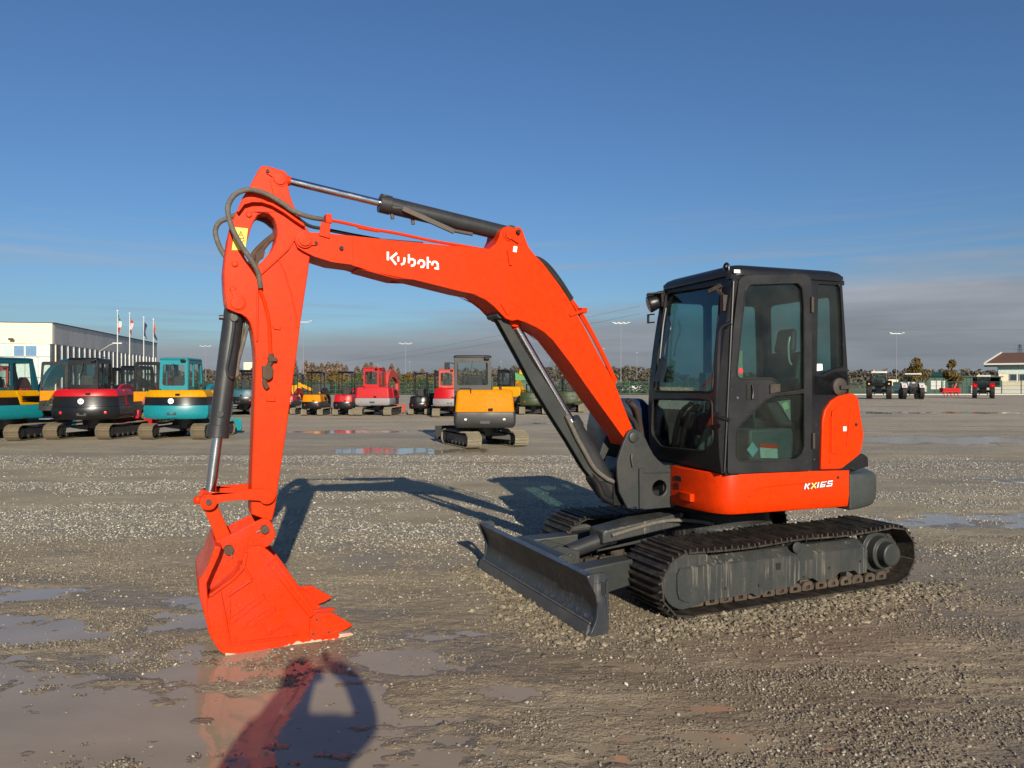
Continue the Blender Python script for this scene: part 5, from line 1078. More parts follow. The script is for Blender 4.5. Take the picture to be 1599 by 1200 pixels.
machine('black mini excavator with an open roll frame and narrow yellow side panels', mloc(655,648.5,.8), 0, .72, BKP, None, BKP, BKP, BKP, belt_='small', canopy='frame', group=G3, top=3.15, wid=.78, zs=(.5,.9,1.1,1.4))
machine('dark canopy mini excavator just behind the amber machine', (gx(690,41), 41), 8, .8, BKP, None, BKP, BKP, BKP, belt_='small', canopy='frame', group=G3, top=3.0)
machine('faded red excavator peeping out left of the amber one', (gx(706,37.5), 37.5), 0, .92, LGY, None, REDP, PNK, PNK, belt_='mud', group=G3, zs=(.6,1.0,1.3,1.58), top=2.62, boom='low')
machine('pale yellow excavator with glazed cab, partly hidden behind the amber one', mloc(797,646,1.1), -12, .95, GYP, None, YLW, BKP, YLW, belt_='mud', group=G3, boom='low', zs=(.6,.98,1.2,1.58), rear='box', top=2.6)
machine('olive green mini machine left of the lift cylinder', (gx(833,40.5), 40.5), 0, .8, OLV, None, OLV, BKP, BKP, belt_='small', group=G3, canopy='frame', top=2.1, zs=(.62,1.1,1.2,1.5), bucket=False, boom='flat')
machine('olive green machine with black roll frame seen under the boom', (gx(889,43.5), 43.5), 0, .82, OLV, None, OLV, BKP, BKP, belt_='small', group=G3, canopy='frame', top=2.55, zs=(.62,1.1,1.2,1.5), bucket=False, boom='flat')
# yellow roll-frame side panels of the black mini
# ---------------- yellow compact loader and green forage machine
def wheel(mb_, c, r, w, ax=(1,0,0), lugs=18):
    c = Vector(c); a = Vector(ax)
    mb_.lathe(c-a*w/2, a, [(0,r*.6),(.01,r*.9),(w*.18,r),(w*.82,r),(w-.01,r*.9),(w,r*.6)], 28)
    if lugs:
        o1 = a.orthogonal().normalized(); o2 = a.cross(o1)
        for k in range(lugs):
            t = 2*math.pi*k/lugs; d = o1*math.cos(t)+o2*math.sin(t); tt_ = o2*math.cos(t)-o1*math.sin(t); sd = 1 if k % 2 else -1
            mb_.bar(c+d*(r+.012)+a*(sd*w*.46)-tt_*r*.12, c+d*(r+.012)-a*(sd*w*.02)+tt_*r*.1, r*.08, .05, d)
def wheel_obj(rt, c, r, w, rim, lugs=18, ax=(1,0,0)):
    m = MB(); wheel(m, c, r, w, ax, lugs); o = m.build('wheel', BK, rt, smooth=40)
    m = MB(); a = Vector(ax)
    for s in (-1, 1): m.lathe(Vector(c)+a*s*w*.30, a*s, [(0,r*.58),(w*.16,r*.60),(w*.17,r*.55),(w*.05,r*.5),(w*.04,r*.2),(w*.2,r*.18),(w*.21,.0)], 24)
    m.build('rim', rim, o)
yl = mloc(462,631,0); rt = empty('wheel_loader', (yl[0], yl[1], 0), R(-80), 'yellow loader with black wheels partly behind the orange arm', 'wheel loader')
for x in (-.9, .9):
    for y in (-1.1, 1.1): wheel_obj(rt, (x,y,.55), .55, .4, YLW, 14)
m = MB(); m.hexa([(-.6,-1.7,.6),(.6,-1.7,.6),(.6,.6,.6),(-.6,.6,.6)], [(-.55,-1.6,1.45),(.55,-1.6,1.45),(.5,.5,1.6),(-.5,.5,1.6)]); m.build('body', YLW, rt, bev=.06)
m = MB(); m.box((-.5,-.4,1.55), (-.42,-.3,2.4)); m.box((.42,-.4,1.55), (.5,-.3,2.4)); m.box((-.5,.5,1.4), (-.42,.6,2.4)); m.box((.42,.5,1.4), (.5,.6,2.4)); m.box((-.6,-.5,2.4), (.6,.7,2.46)); m.build('cab_frame', BKP, rt, bev=.02)
for x in (-.5,.5): m = MB(); m.bar((x,.2,1.7), (x,2.2,.7), .12, .22); m.build('lift_arm', YLW, rt, bev=.02)
m = MB(); m.yz([(2.1,.15),(2.6,.08),(2.75,.12),(2.3,.9),(2.1,.85)], -.95, .95); m.build('loader_bucket', BKP, rt, bev=.02)
# second flat canopy behind
gl_ = (gx(812,52), 52); rt = empty('forage_harvester', (gl_[0], gl_[1], 0), R(12), 'bright green farm machine with a raised yellow spout behind the pale yellow excavator', 'farm machine')
m = MB(); slabs(m, rnd([(-1.0,-1.6),(1.3,-1.6),(1.3,1.6),(-1.0,1.6)], .3), [(.9,0),(1.6,.0),(1.9,.15)]); m.build('body', DGRN, rt, bev=.05)
m = MB(); m.hexa([(-.7,-1.2,1.6),(1.4,-1.2,1.2),(1.4,.8,1.2),(-.7,.8,1.6)], [(-.6,-1.0,2.5),(.5,-1.0,2.1),(.5,.6,2.1),(-.6,.6,2.5)]); m.build('hopper', GRN, rt, bev=.05)
m = MB(); m.loft([[(-.1,-.2,2.3),(.5,-.2,2.3),(.5,.2,2.3),(-.1,.2,2.3)], [(0,-.15,2.8),(.42,-.15,2.8),(.42,.15,2.8),(0,.15,2.8)], [(.12,-.1,3.2),(.28,-.1,3.2),(.28,.1,3.2),(.12,.1,3.2)]]); m.build('spout', YLW, rt, bev=.03)
for x in (-.9, 1.2):
    for y in (-1.1, 1.1): wheel_obj(rt, (x,y,.6), .6, .4, YLW, 0)
m = MB(); m.box((-1.9,-1.9,2.05), (.9,-1.85,2.1)); 
# ---------------- tractors
def tractor(label, u, v, yaw, s, body, roofm, rim, cab=True, lights=None):
    Y = gy(v); rt = empty('tractor', (gx(u,Y), Y, 0), R(yaw), label, 'tractor', 'tractors parked on the far right'); k = s
    for x in (-1, 1): wheel_obj(rt, (x*.86*k,0,.82*k), .82*k, .50*k, rim, 22)
    for x in (-1, 1): wheel_obj(rt, (x*.8*k,2.3*k,.55*k), .55*k, .36*k, rim, 16)
    m = MB(); m.hexa([(-.3*k,.2*k,.7*k),(.3*k,.2*k,.7*k),(.28*k,3.0*k,.7*k),(-.28*k,3.0*k,.7*k)], [(-.36*k,.2*k,1.55*k),(.36*k,.2*k,1.55*k),(.3*k,3.0*k,1.35*k),(-.3*k,3.0*k,1.35*k)]); m.build('bonnet', body, rt, bev=.05)
    m = MB(); m.box((-.3*k,-.5*k,.55*k), (.3*k,.5*k,1.15*k)); m.cyl((-.6*k,0,.82*k), (.6*k,0,.82*k), .15*k)
    for x in (-.35, .35): m.bar((x*k,-.4*k,.6*k), (x*k*1.2,-1.1*k,.45*k), .07, .09); m.bar((x*k,-.4*k,1.1*k), (x*k*1.2,-.95*k,.5*k), .05, .05)
    m.bar((0,-.5*k,1.0*k), (0,-1.0*k,.9*k), .06, .06); m.build('rear_linkage', BKP, rt, bev=.02)
    for x in (-1, 1):
        m = MB(); P = [(x*.86*k, .95*k*math.cos(R(a)), .82*k+.95*k*math.sin(R(a))) for a in range(150, 30, -15)]
        m.loft([[(p[0]-.26*k,p[1],p[2]),(p[0]+.26*k,p[1],p[2]),(p[0]+.26*k,p[1],p[2]+.05),(p[0]-.26*k,p[1],p[2]+.05)] for p in P]); fd = m.build('fender', body, rt)
        m = MB(); m.box((x*.86*k-.08,-.85*k,1.42*k), (x*.86*k+.08,-.78*k,1.55*k)); m.build('tail_light', REDL if lights != 'amber' else AMBL, fd, bev=.01)
    if cab:
        m = MB()
        for x in (-.62, .62):
            for y, z in ((-.45,1.3),(.95,1.2)): m.bar((x*k,y*k,z*k), (x*.93*k,y*.95*k,2.55*k), .08, .08, (0,1,0))
        m.box((-.62*k,-.48*k,1.25*k), (.62*k,-.44*k,1.6*k)); m.box((-.5*k,-.1*k,1.3*k), (.3*k,.3*k,1.9*k)); m.build('cab_frame', BKP, rt, bev=.01)
        m = MB(); m.add([(-.58*k,-.46*k,1.6*k),(.58*k,-.46*k,1.6*k),(.55*k,-.44*k,2.5*k),(-.55*k,-.44*k,2.5*k)], [(0,1,2,3)]); m.build('rear_window', GLS, rt, smooth=0)
        m = MB(); m.add([(-.58*k,.94*k,1.6*k),(.58*k,.94*k,1.6*k),(.55*k,.92*k,2.5*k),(-.55*k,.92*k,2.5*k)], [(0,1,2,3)]); m.build('windscreen', GLS, rt, smooth=0)
        m = MB(); slabs(m, rnd([(-.72*k,-.6*k),(.72*k,-.6*k),(.72*k,1.05*k),(-.72*k,1.05*k)], .12), [(2.53*k,.03),(2.55*k,0),(2.66*k,.03),(2.72*k,.14)]); rf = m.build('roof', roofm, rt)
        m = MB(); m.lathe((-.45*k,-.3*k,2.70*k), (0,0,1), [(0,.06),(.14,.06),(.18,.02)], 10); m.build('beacon', AMBL, rf)
        m = MB(); m.tube([(-.75*k,.9*k,1.6*k),(-.8*k,.9*k,2.3*k),(-.8*k,.9*k,2.5*k)], .05, 8, 2); m.build('exhaust', BKP, rt)
    else:
        m = MB()
        for x in (-.55, .55): m.bar((x*k,-.3*k,1.4*k), (x*k,-.2*k,2.75*k), .06, .06, (0,1,0))
        m.build('roll_bar', BKP, rt)
        m = MB(); slabs(m, rnd([(-.85*k,-.6*k),(.85*k,-.6*k),(.85*k,.9*k),(-.85*k,.9*k)], .08), [(2.74*k,0),(2.80*k,.02),(2.86*k,.1)]); m.build('sun_roof', roofm, rt)
        m = MB(); m.box((-.25*k,-.25*k,1.2*k), (.25*k,.15*k,1.3*k)); m.box((-.25*k,-.3*k,1.3*k), (.25*k,-.22*k,1.75*k)); m.build('seat', SEAT, rt, bev=.03)
    return rt
tractor('largest tractor on the right, dark glazed cab with a pale roof rim, seen from behind', 1373, 623.6, -27, 1.12, BKP, WHP, BKP, True, 'amber')
tractor('old white tractor with a flat cream sun roof and red wheel rims', 1425, 623.8, -19, .98, WHP, WHP, REDP, False)
tractor('red tractor with a white cab roof, nearest to the house', 1536, 622.6, -32, .98, REDP, WHP, BKP, True)
Y = 92; rt = empty('seed_drill', (gx(1484,Y), Y, 0), R(4), 'low red farm implement standing between two tractors on the grass edge', 'farm implement')
m = MB(); m.box((-1.2,-.35,.6), (1.2,.35,.75)); m.hexa([(-1.1,-.3,.75),(1.1,-.3,.75),(1.1,.3,.75),(-1.1,.3,.75)], [(-1.2,-.4,1.15),(1.2,-.4,1.15),(1.2,.4,1.15),(-1.2,.4,1.15)])
m.build('hopper', REDF, rt, bev=.03)
for x in (-.9,-.45,0,.45,.9): m = MB(); m.bar((x,0,.65), (x,-.3,.08), .08, .06); m.build('tine', REDP, rt)
m = MB(); m.bar((.5,0,1.1), (.8,0,1.75), .2, .2); m.build('hitch_mast', PNK, rt)
for k_, (u, v, c_) in enumerate(((1410,614.5,0),)): pass
# ================================================================== buildings
CREAM = paint('cream_render', (.64,.57,.42), .8, .12, (.52,.46,.34), .2, .3)
GREYW = paint('grey_cladding', (.62,.61,.58), .6, .3, (.22,.22,.21), .3, .35, streak=True)
PANEL = paint('pale_cladding', (.44,.50,.46), .55, .15, (.45,.5,.47), .3, .4)
GLZ = paint('dark_glazing', (.03,.04,.05), .12, .3, (.06,.07,.08), .8, .6)
BLG = paint('blue_glazing', (.11,.20,.32), .12, .2, (.15,.25,.35), .8, .6)
PGL = paint('pale_green_glazing', (.38,.47,.45), .2, .2, (.45,.55,.5), .6, .6)
CONC = paint('concrete', (.42,.40,.36), .8, .3, (.3,.28,.24), .3, .8)
TILE = paint('roof_tiles', (.12,.06,.038), .8, .4, (.09,.055,.04), .3, .8, bump=.5)
GALV = paint('galvanised_pole', (.48,.50,.52), .45, .2, (.35,.35,.35), .5, 1, metal=.2)
ang = 11.5; wh = empty('warehouse', (-55.5, 89, 0), R(ang), 'large flat-roofed white and grey building with a finned glass side wall', 'building')
m = MB(); m.box((-45,0,0), (-.3,.3,6.5)); m.build('front_wall', PANEL, wh)
m = MB(); m.box((-45,-.12,6.5), (0,.3,9.0)); m.build('front_fascia', CREAM, wh)
m = MB(); m.box((-.3,.001,0), (-.02,46,6.5)); m.build('glazed_side_wall', GLZ, wh)
m = MB(); m.box((-.3,.301,6.5), (.02,46,9.0)); m.build('side_fascia', GREYW, wh)
m = MB(); m.box((-45,.3,8.6), (-.3,45.7,8.9)); m.box((-.34,.3,9.0), (.1,46.1,9.12)); m.box((-45,-.2,9.0), (.1,.299,9.06)); m.build('roof_edge', GYP, wh)
m = MB(); m.box((-45,45.7,0), (-.3,46,9)); m.box((-45,.3,0), (-44.7,45.7,9)); m.build('rear_wall', GREYW, wh)
for k in range(24): m = MB(); y = .8+k*1.93; m.box((-.019,y-.045,.2), (.09,y+.045,6.45)); m.build('fin', GALV if k else CREAM, wh)
for z in (3.4,): m = MB(); m.box((-.019,.01,z), (.08,45.9,z+.16)); m.build('floor_band', GYP, wh)
for k, (x0, x1, mt) in enumerate(((-2.95,-1.75,BLG),(-4.2,-3.1,BLG),(-5.4,-4.35,PGL),(-6.7,-5.6,PGL),(-8.0,-6.85,PGL),(-9.4,-8.2,BLG),(-10.8,-9.6,BLG))):
    m = MB(); m.box((x0-.05,-.03,4.95), (x1+.05,0-.001,6.3)); f = m.build('window', WHP, wh); m = MB(); m.box((x0+.02,-.05,5.02), (x1-.02,-.031,6.22)); m.build('pane', mt, f)
m = MB()
for x in (-1.6,-3.02,-4.3,-5.5,-6.8,-8.1,-9.5): m.box((x-.02,-.015,0), (x+.02,-.001,4.9))
for z in (2.4,4.9): m.box((-12,-.0155,z), (-.02,-.0015,z+.05))
m.build('panel_joints', GYP, wh)
for x, z in ((-4.3,7.0),(-4.5,4.3)): m = MB(); m.bar((x,-.1,z), (x,-.5,z), .06, .06); m.box((x-.25,-.7,z-.15), (x+.25,-.45,z+.12)); m.build('floodlight', GYP, wh, bev=.02)
m = MB(); m.tube([(.1,16,6.3),(2.0,14.5,7.2),(2.8,14.3,7.35)], .06, 6); m.box((2.4,13.9,7.3), (3.6,14.6,7.45)); m.build('bracket_lamp', WHP, wh)
# house on the right
hs = empty('house', (85.9, 130, 0), R(-33), 'cream building with brown tiled roof and white eaves at the right edge', 'building')
m = MB(); m.box((0,0,0), (34,14,3.45)); m.build('lower_wall', CREAM, hs)
m = MB(); m.box((-.06,-.06,3.45), (34.06,14.06,5.0)); m.build('shaded_upper_wall', PANEL, hs)  # bluish-grey shade under the eaves is put into this wall's colour
m = MB(); m.box((-2.2,-1.6,5.0), (36,15.6,5.28)); m.build('white_eaves', WHP, hs)
m = MB(); m.hexa([(-2.0,-1.4,5.285),(36,-1.4,5.285),(36,15.4,5.285),(-2.0,15.4,5.285)], [(.5,6.2,7.35),(36,6.2,7.35),(36,7.8,7.35),(.5,7.8,7.35)]); rf = m.build('roof', TILE, hs)
m = MB(); m.bar((-2.15,-1.55,5.35), (.45,6.15,7.45), .25, .18); m.build('white_verge', WHP, rf)
for k in range(8):
    x = 1.6+k*1.35; m = MB(); m.box((x,-.12,2.2), (x+1.1,-.061,3.44)); f = m.build('window', GALV, hs); m = MB(); m.box((x+.08,-.14,2.28), (x+1.02,-.121,3.36)); m.build('pane', GLZ, f)
m = MB(); m.box((8.0,-.3,.2), (8.6,-.05,.9)); m.build('meter_box', LGY, hs)
m = MB(); m.box((-6,0,0), (30,.3,1.15)); lw = m.build('garden_wall', CONC); lw.location = (84, 121, 0); tag(lw, 'low pale concrete wall in front of the cream house', 'wall')
# sheds and containers
sh = empty('shed', (gx(1431,126), 126, 0), 0, 'dark green sheet metal shed with white door panels behind the tractors', 'shed')
m = MB(); m.box((0,0,0), (9.4,5,2.9)); m.build('walls', DGRN, sh)
m = MB(); m.loft([[(-.3,-.4,2.9),(9.7,-.4,2.9),(9.7,5.4,2.9),(-.3,5.4,2.9)], [(3.0,2.0,3.7),(7.5,2.0,3.7),(7.5,3.0,3.7),(3.0,3.0,3.7)]]); m.build('roof', DGRN, sh)
for k in range(6): m = MB(); m.box((.2+k*1.5,-.1,0), (.32+k*1.5,-.001,2.9)); m.build('post', GRN if 0 else OLV, sh)
for x0, x1 in ((2.45,3.3),(3.45,4.2),(4.35,4.9)): m = MB(); m.box((x0,-.12,.75), (x1,-.05,2.2)); m.build('door_panel', WHP, sh)
sh = empty('shed', (gx(1497,124), 124, 0), 0, 'open fronted dark green shed right of the second autumn tree', 'shed')
m = MB(); m.box((0,0,0), (2.4,4,2.8)); m.box((2.4,3.9,0), (7.2,4,2.8)); m.box((7.0,0,0), (7.2,3.9,2.8)); m.build('walls', DGRN, sh)
m = MB(); m.box((-.2,-.3,2.8), (7.4,4.2,2.95)); m.build('roof', GYP, sh)
for k in range(4): m = MB(); m.box((.1+k*.65,-.06,0), (.2+k*.65,-.001,2.78)); m.build('rib', OLV, sh)
def container(label, u0, u1, v0, v1, Y, mat, dep=2.4, name='container', cat='container', ribs=True):
    x0, x1 = gx(u0,Y), gx(u1,Y); z1 = hz(v0,Y); z0 = max(0, hz(v1,Y)); rt = empty(name, (x0,Y,0), 0, label, cat)
    m = MB(); m.box((0,0,max(.1,z0)), (x1-x0,dep,z1)); b = m.build('body', mat, rt, bev=.04)
    m = MB(); n_ = max(3, int((x1-x0)/.5))
    for k in range(n_+1): x = (x1-x0)*k/n_; m.box((x-.04,-.05,max(.1,z0)), (x+.04,-.001,z1-.05))
    m.build('ribs', mat, b)
    m = MB(); m.box((.1,.2,0), (.4,dep-.2,max(.1,z0)-.001)); m.box((x1-x0-.4,.2,0), (x1-x0-.1,dep-.2,max(.1,z0)-.001)); m.build('feet', GYP, rt); return rt
container('white site cabin left of the green shed behind the old tractor', 1407, 1429, 597, 611, 118, WHP)
container('small white box cabin beside the dark green shed', 1437, 1447, 602, 612, 117, WHP)
container('white tank on the open shed end, right of the red implement', 1517, 1525, 602, 614, 115, WHP, .8)
container('long cream shed far behind the largest tractor', 1388, 1405, 593, 603, 200, CREAM)
container('bright green container seen right of the boom foot', 976, 987, 595, 605, 150, GRN)
container('darker green container beside the bright green one', 961, 973, 595, 606, 155, DGRN)
container('blue grey container between the boom and the cab', 990, 1003, 597, 608, 148, TEALD)
container('distant pale block building left of the orange arm', 381, 396, 566, 600, 420, CREAM, 12, 'far_building', 'building')
container('grey box trailer behind the row of mini excavators', 497, 515, 600, 613, 118, GYP)
container('white van body beyond the fence, right of the red excavator', 610, 622, 603, 612, 130, WHP)
Y = 140; rt = empty('parked_car', (gx(988,Y), Y, 0), R(90), 'small white car parked far away left of the cab', 'car')
m = MB(); m.loft([[(-.8,-2,.3),(.8,-2,.3),(.8,2,.3),(-.8,2,.3)], [(-.85,-2.1,.7),(.85,-2.1,.7),(.85,2.1,.7),(-.85,2.1,.7)], [(-.8,-1.9,.95),(.8,-1.9,.95),(.8,1.2,.9),(-.8,1.2,.9)], [(-.65,-1.5,1.4),(.65,-1.5,1.4),(.65,.4,1.4),(-.65,.4,1.4)]]); m.build('body', WHP, rt, bev=.05)
for x in (-.8,.8):
    for y in (-1.3,1.3): wheel_obj(rt, (x,y,.32), .32, .2, LGY, 0)
# ---------------- kerb and grass verge
m = MB(); m.box((30,112,0), (140,112.5,.14)); kb = m.build('kerb', CONC); tag(kb, kind='structure')
gmat, nt, out = newmat('grass'); b = N(nt, 'BsdfPrincipled'); geo = N(nt, 'NewGeometry').outputs['Position']
nt.links.new(mix(nt, noise(nt, geo, 1.2, 6, .7), (.045,.075,.018), (.12,.15,.05)), b.inputs['Base Color']); b.inputs['Roughness'].default_value = .9; nt.links.new(b.outputs[0], out.inputs[0])
m = MB(); m.add([(-900,113,.05),(1400,113,.05),(1400,1500,.6),(-900,1500,.6)], [(0,1,2,3)]); gv = m.build('grass_verge', gmat, smooth=0); tag(gv, kind='structure')
# ---------------- fence
fc = empty('mesh_fence', (-60,112.8,0), 0, 'long dark green wire mesh fence along the far edge of the yard', 'fence')
m = MB()
for z in (.15,.75,1.35,1.95): m.box((0,-.02,z), (190,.02,z+.05))
for k in range(1266): m.box((k*.15,-.012,.1), (k*.15+.022,.012,2.0))
m.build('mesh_panel', DGRN, fc, smooth=0)
for k in range(64): m = MB(); m.box((k*3-.05,-.05,0), (k*3+.05,.05,2.2)); m.build('post', DGRN, fc)
# ---------------- flagpoles, lamp posts
FL = [((.35,.03,.03),(.45,.45,.43),(.03,.09,.05)), ((.35,.03,.04),(.45,.4,.4),(.35,.03,.04)), ((.02,.025,.07),(.03,.035,.09),(.02,.025,.07)), ((.02,.03,.06),(.25,.07,.03),(.4,.13,.05))]
FLB = ['white pole with a red, white and green flag, first from the left', 'white pole with a red and white flag, second from the left', 'white pole with a dark blue flag, third from the left', 'white pole with an orange and dark flag, nearest the teal cab']
for k, (u, v, Y) in enumerate(((184,487,85),(203,491,87),(225,497,91),(240,500,93))):
    x = gx(u, Y); h = hz(v, Y); rt = empty('flagpole', (x, Y, 0), 0, FLB[k], 'flagpole', 'flagpoles in front of the warehouse')
    m = MB(); m.cyl((0,0,0), (0,0,h), .075, .04, 12); m.build('pole', WHP, rt); m = MB(); m.ball((0,0,h+.08), .13, 8); m.build('finial', GALV, rt)
    fm, nt, out = newmat('flag_cloth'); b = N(nt, 'BsdfPrincipled'); tcg = N(nt, 'TexCoord').outputs['Generated']; sp_ = N(nt, 'SeparateXYZ'); nt.links.new(tcg, sp_.inputs[0])
    c_ = ramp(nt, sp_.outputs['Z'], [(0, FL[k][0]), (.34, FL[k][1]), (.67, FL[k][2])]); nt.nodes[c_.node.name].color_ramp.interpolation = 'CONSTANT'; nt.links.new(c_, b.inputs['Base Color']); b.inputs['Roughness'].default_value = .8; nt.links.new(b.outputs[0], out.inputs[0])
    m = MB(); G = []; hh = 1.9
    for i in range(9):
        for j in range(7): s_ = j/6; t_ = i/8; G.append((.06+s_*(.28+.12*math.sin(t_*5+k)), .12*math.sin(s_*8+t_*3+k), h-.3-t_*hh-s_*.7*(1-t_*.4)))
    m.add(G, [(i*7+j, i*7+j+1, (i+1)*7+j+1, (i+1)*7+j) for i in range(8) for j in range(6)]); m.build('flag', fm, rt, smooth=80)
LP = [(1400,521,150,2,'tall floodlight mast right of the cab, behind the tractors'),(970,505,130,4,'tallest floodlight mast between the boom and the cab'),(634,537,170,3,'floodlight mast right of the red excavator with a cab'),(640,566,330,1,'far short lamp post close beside the taller mast'),(474,503,125,2,'tall lamp mast just right of the orange arm'),(322,541,190,3,'lamp mast right of the teal cab'),(943,545,260,1,'far lamp post left of the tallest mast'),(995,551,290,1,'far lamp post between the tallest mast and the cab'),(783,565,330,1,'far lamp post above the pale yellow excavator'),(590,571,360,1,'far lamp post above the red excavator cab')]
for u, v, Y, n_, lb in LP:
    x = gx(u,Y); h = hz(v,Y); rt = empty('lamp_post', (x,Y,0), 0, lb, 'lamp post', 'lamp posts beyond the yard'); r = .085*(Y/150)**.5
    m = MB(); m.cyl((0,0,0), (0,0,h), r, r*.55, 10); m.build('pole', LGY, rt)
    if n_ > 1: m = MB(); m.box((-1.3,-.06,h-.1), (1.3,.06,h+.02)); m.build('cross_arm', GALV, rt)
    for k in range(n_): xx = 0 if n_ == 1 else -1.3+2.6*k/(n_-1); m = MB(); m.box((xx-.3,-.3,h+.021), (xx+.3,.2,h+.17)); m.build('lamp_head', WHP, rt, bev=.05)
# ---------------- pylons and lines
def pylon(label, u, v, Y, w_):
    x = gx(u,Y); h = hz(v,Y); rt = empty('pylon', (x,Y,0), R(20), label, 'pylon', 'pylons on the horizon'); m = MB(); r = .10*Y/500
    lv = [0,.25,.45,.62,.76,.88,1]; ww = lambda t: w_*(1-t)**1.2+.5
    for a, b in ((-1,-1),(1,-1),(1,1),(-1,1)):
        for t0, t1 in zip(lv, lv[1:]): m.cyl((a*ww(t0),b*ww(t0),h*t0), (a*ww(t1),b*ww(t1),h*t1), r, n=4)
    for t0, t1 in zip(lv, lv[1:]):
        for b in (-1,1): m.cyl((-ww(t0),b*ww(t0),h*t0), (ww(t1),b*ww(t1),h*t1), r*.7, n=4); m.cyl((ww(t0),b*ww(t0),h*t0), (-ww(t1),b*ww(t1),h*t1), r*.7, n=4)
    for t in (.76,.88,.97): m.cyl((-w_*1.3,0,h*t), (w_*1.3,0,h*t), r, n=4)
    m.build('lattice', GYP, rt); return (x, Y, h)
p1 = pylon('grey lattice pylon seen under the boom', 866, 545, 520, 5); p2 = pylon('lattice pylon above the house roof at the right edge', 1593, 538, 560, 5)
m = MB()
def wire(a, b, sag, r): P = [(a[0]+(b[0]-a[0])*t/20, a[1]+(b[1]-a[1])*t/20, a[2]+(b[2]-a[2])*t/20-sag*4*(t/20)*(1-t/20)) for t in range(21)]; m.tube(P, r, 4, 0)
for k, (dz, dx) in enumerate(((0,-6),(-4,6))):
    m = MB(); wire((gx(400,900), 900, hz(575,900)+dz), (gx(1000,380), 380, hz(478,380)+dz), 7, .055); o = m.build('power_line', GYP); tag(o, 'thin dark power line crossing the grey clouds', 'power line', 'power lines')
m = MB(); wire((gx(900,480), 480, hz(503,480)), (gx(1700,480), 480, hz(515,480)), 2, .09); o = m.build('power_line', GYP); tag(o, 'power line running level behind the cab to the right edge', 'power line')
# ---------------- trees
def leafmat(name, stops):
    m_, nt, out = newmat(name); b = N(nt, 'BsdfPrincipled'); a = N(nt, 'Attribute'); a.attribute_name = 'tone'
    nt.links.new(ramp(nt, a.outputs['Fac'], stops), b.inputs['Base Color']); b.inputs['Roughness'].default_value = .85; b.inputs['Specular IOR Level'].default_value = .2; nt.links.new(b.outputs[0], out.inputs[0]); return m_
LBR = leafmat('brown_twigs', [(0,(.11,.078,.06)),(.5,(.18,.13,.098)),(1,(.25,.18,.13))])
LOR = leafmat('autumn_leaves', [(0,(.075,.055,.02)),(.5,(.135,.09,.027)),(.8,(.18,.115,.03)),(1,(.085,.09,.035))])
LGN = leafmat('olive_leaves', [(0,(.045,.06,.022)),(.5,(.08,.095,.035)),(1,(.14,.13,.05))])
LMX = leafmat('mixed_wood', [(0,(.055,.053,.043)),(.35,(.085,.074,.058)),(.7,(.11,.092,.07)),(1,(.13,.105,.075))])
BARK = paint('bark', (.09,.07,.055), .9, .4, (.05,.04,.03), .2, 6, bump=.5)
def crown_pts(r, kind, n, h, w_):
    out_ = []
    if kind == 'poplar':
        for _ in range(n): t = r.uniform(.08,1)**.9; rad = w_*math.sin(math.pi*min(1,t*.92+.06))**.7*(1-.45*t)*r.uniform(.1,1)**.5; a = r.uniform(0,6.28); out_.append((rad*math.cos(a), rad*math.sin(a), h*t))
    else:
        C = [(r.uniform(-.8,.8)*w_*(1.25-t_), r.uniform(-.8,.8)*w_*(1.25-t_), h*(.34+.6*t_), w_*r.uniform(.16,.42)) for t_ in r.uniform(0,1,16)]+[(0,0,h*.6,w_*.5)]
        if kind == 'spire': C += [(w_*.1,0,h*.93,w_*.22)]
        for _ in range(n): c = C[r.integers(len(C))]; d = r.normal(size=3); d /= np.linalg.norm(d); q = c[3]*r.uniform(.3,1)**.4; out_.append((c[0]+d[0]*q, c[1]+d[1]*q, c[2]+d[2]*q*.8))
    return out_
def leaves(name, pts, size, mat, r, parent=None, cl=None):
    P = np.array(pts); n = len(P); a = r.normal(size=(n,3)); a /= np.linalg.norm(a,axis=1)[:,None]; b = np.cross(a, r.normal(size=(n,3))); b /= np.linalg.norm(b,axis=1)[:,None]; s = size*r.uniform(.5,1.3,(n,1))
    V = np.stack([P-a*s*.6, P+b*s*.4, P+a*s*.6, P-b*s*.4], 1).reshape(-1,3); F = np.arange(n*4).reshape(-1,4); o = npmesh(name, V, F, 4, mat, False)
    tn = np.clip(fbm(P[:,0]*.9+P[:,1]*.5, P[:,2]*.9, 2, 5)*1.5-.3+r.uniform(-.2,.2,n), 0, 1)
    at_ = o.data.attributes.new('tone','FLOAT','POINT'); at_.data.foreach_set('value', np.repeat(tn,4).astype(np.float32))
    if parent: o.parent = parent
    return o
def tree(label, x, y, h, w_, kind, mat, seed, n=1500, group=None, leaf=.3, cat='tree', bare=False):
    r = np.random.default_rng(seed); rt = empty('tree' if kind != 'poplar' else 'poplar_tree', (x,y,0), 0, label, cat, group)
    m = MB(); tr_ = h*.022+.05; m.tube([(0,0,0),(.05*w_,0,h*.3),(-.03*w_,.02*w_,h*.6),(0,0,h*.93)], lambda t: tr_*(1-t)**.8+.02, 8)
    for k in range(9):
        a = k*2.4; z = h*(.25+.06*k); e = w_*(.75 if kind != 'poplar' else .45)*(1-.04*k); m.tube([(0,0,z),(e*.5*math.cos(a),e*.5*math.sin(a),z+h*.10),(e*math.cos(a),e*math.sin(a),z+h*(.2 if kind!='poplar' else .28))], lambda t: tr_*.45*(1-t)+.012, 5, 4)
    m.build('trunk', BARK, rt); leaves('crown', crown_pts(r, kind, n, h, w_), leaf, mat, r, rt); return rt
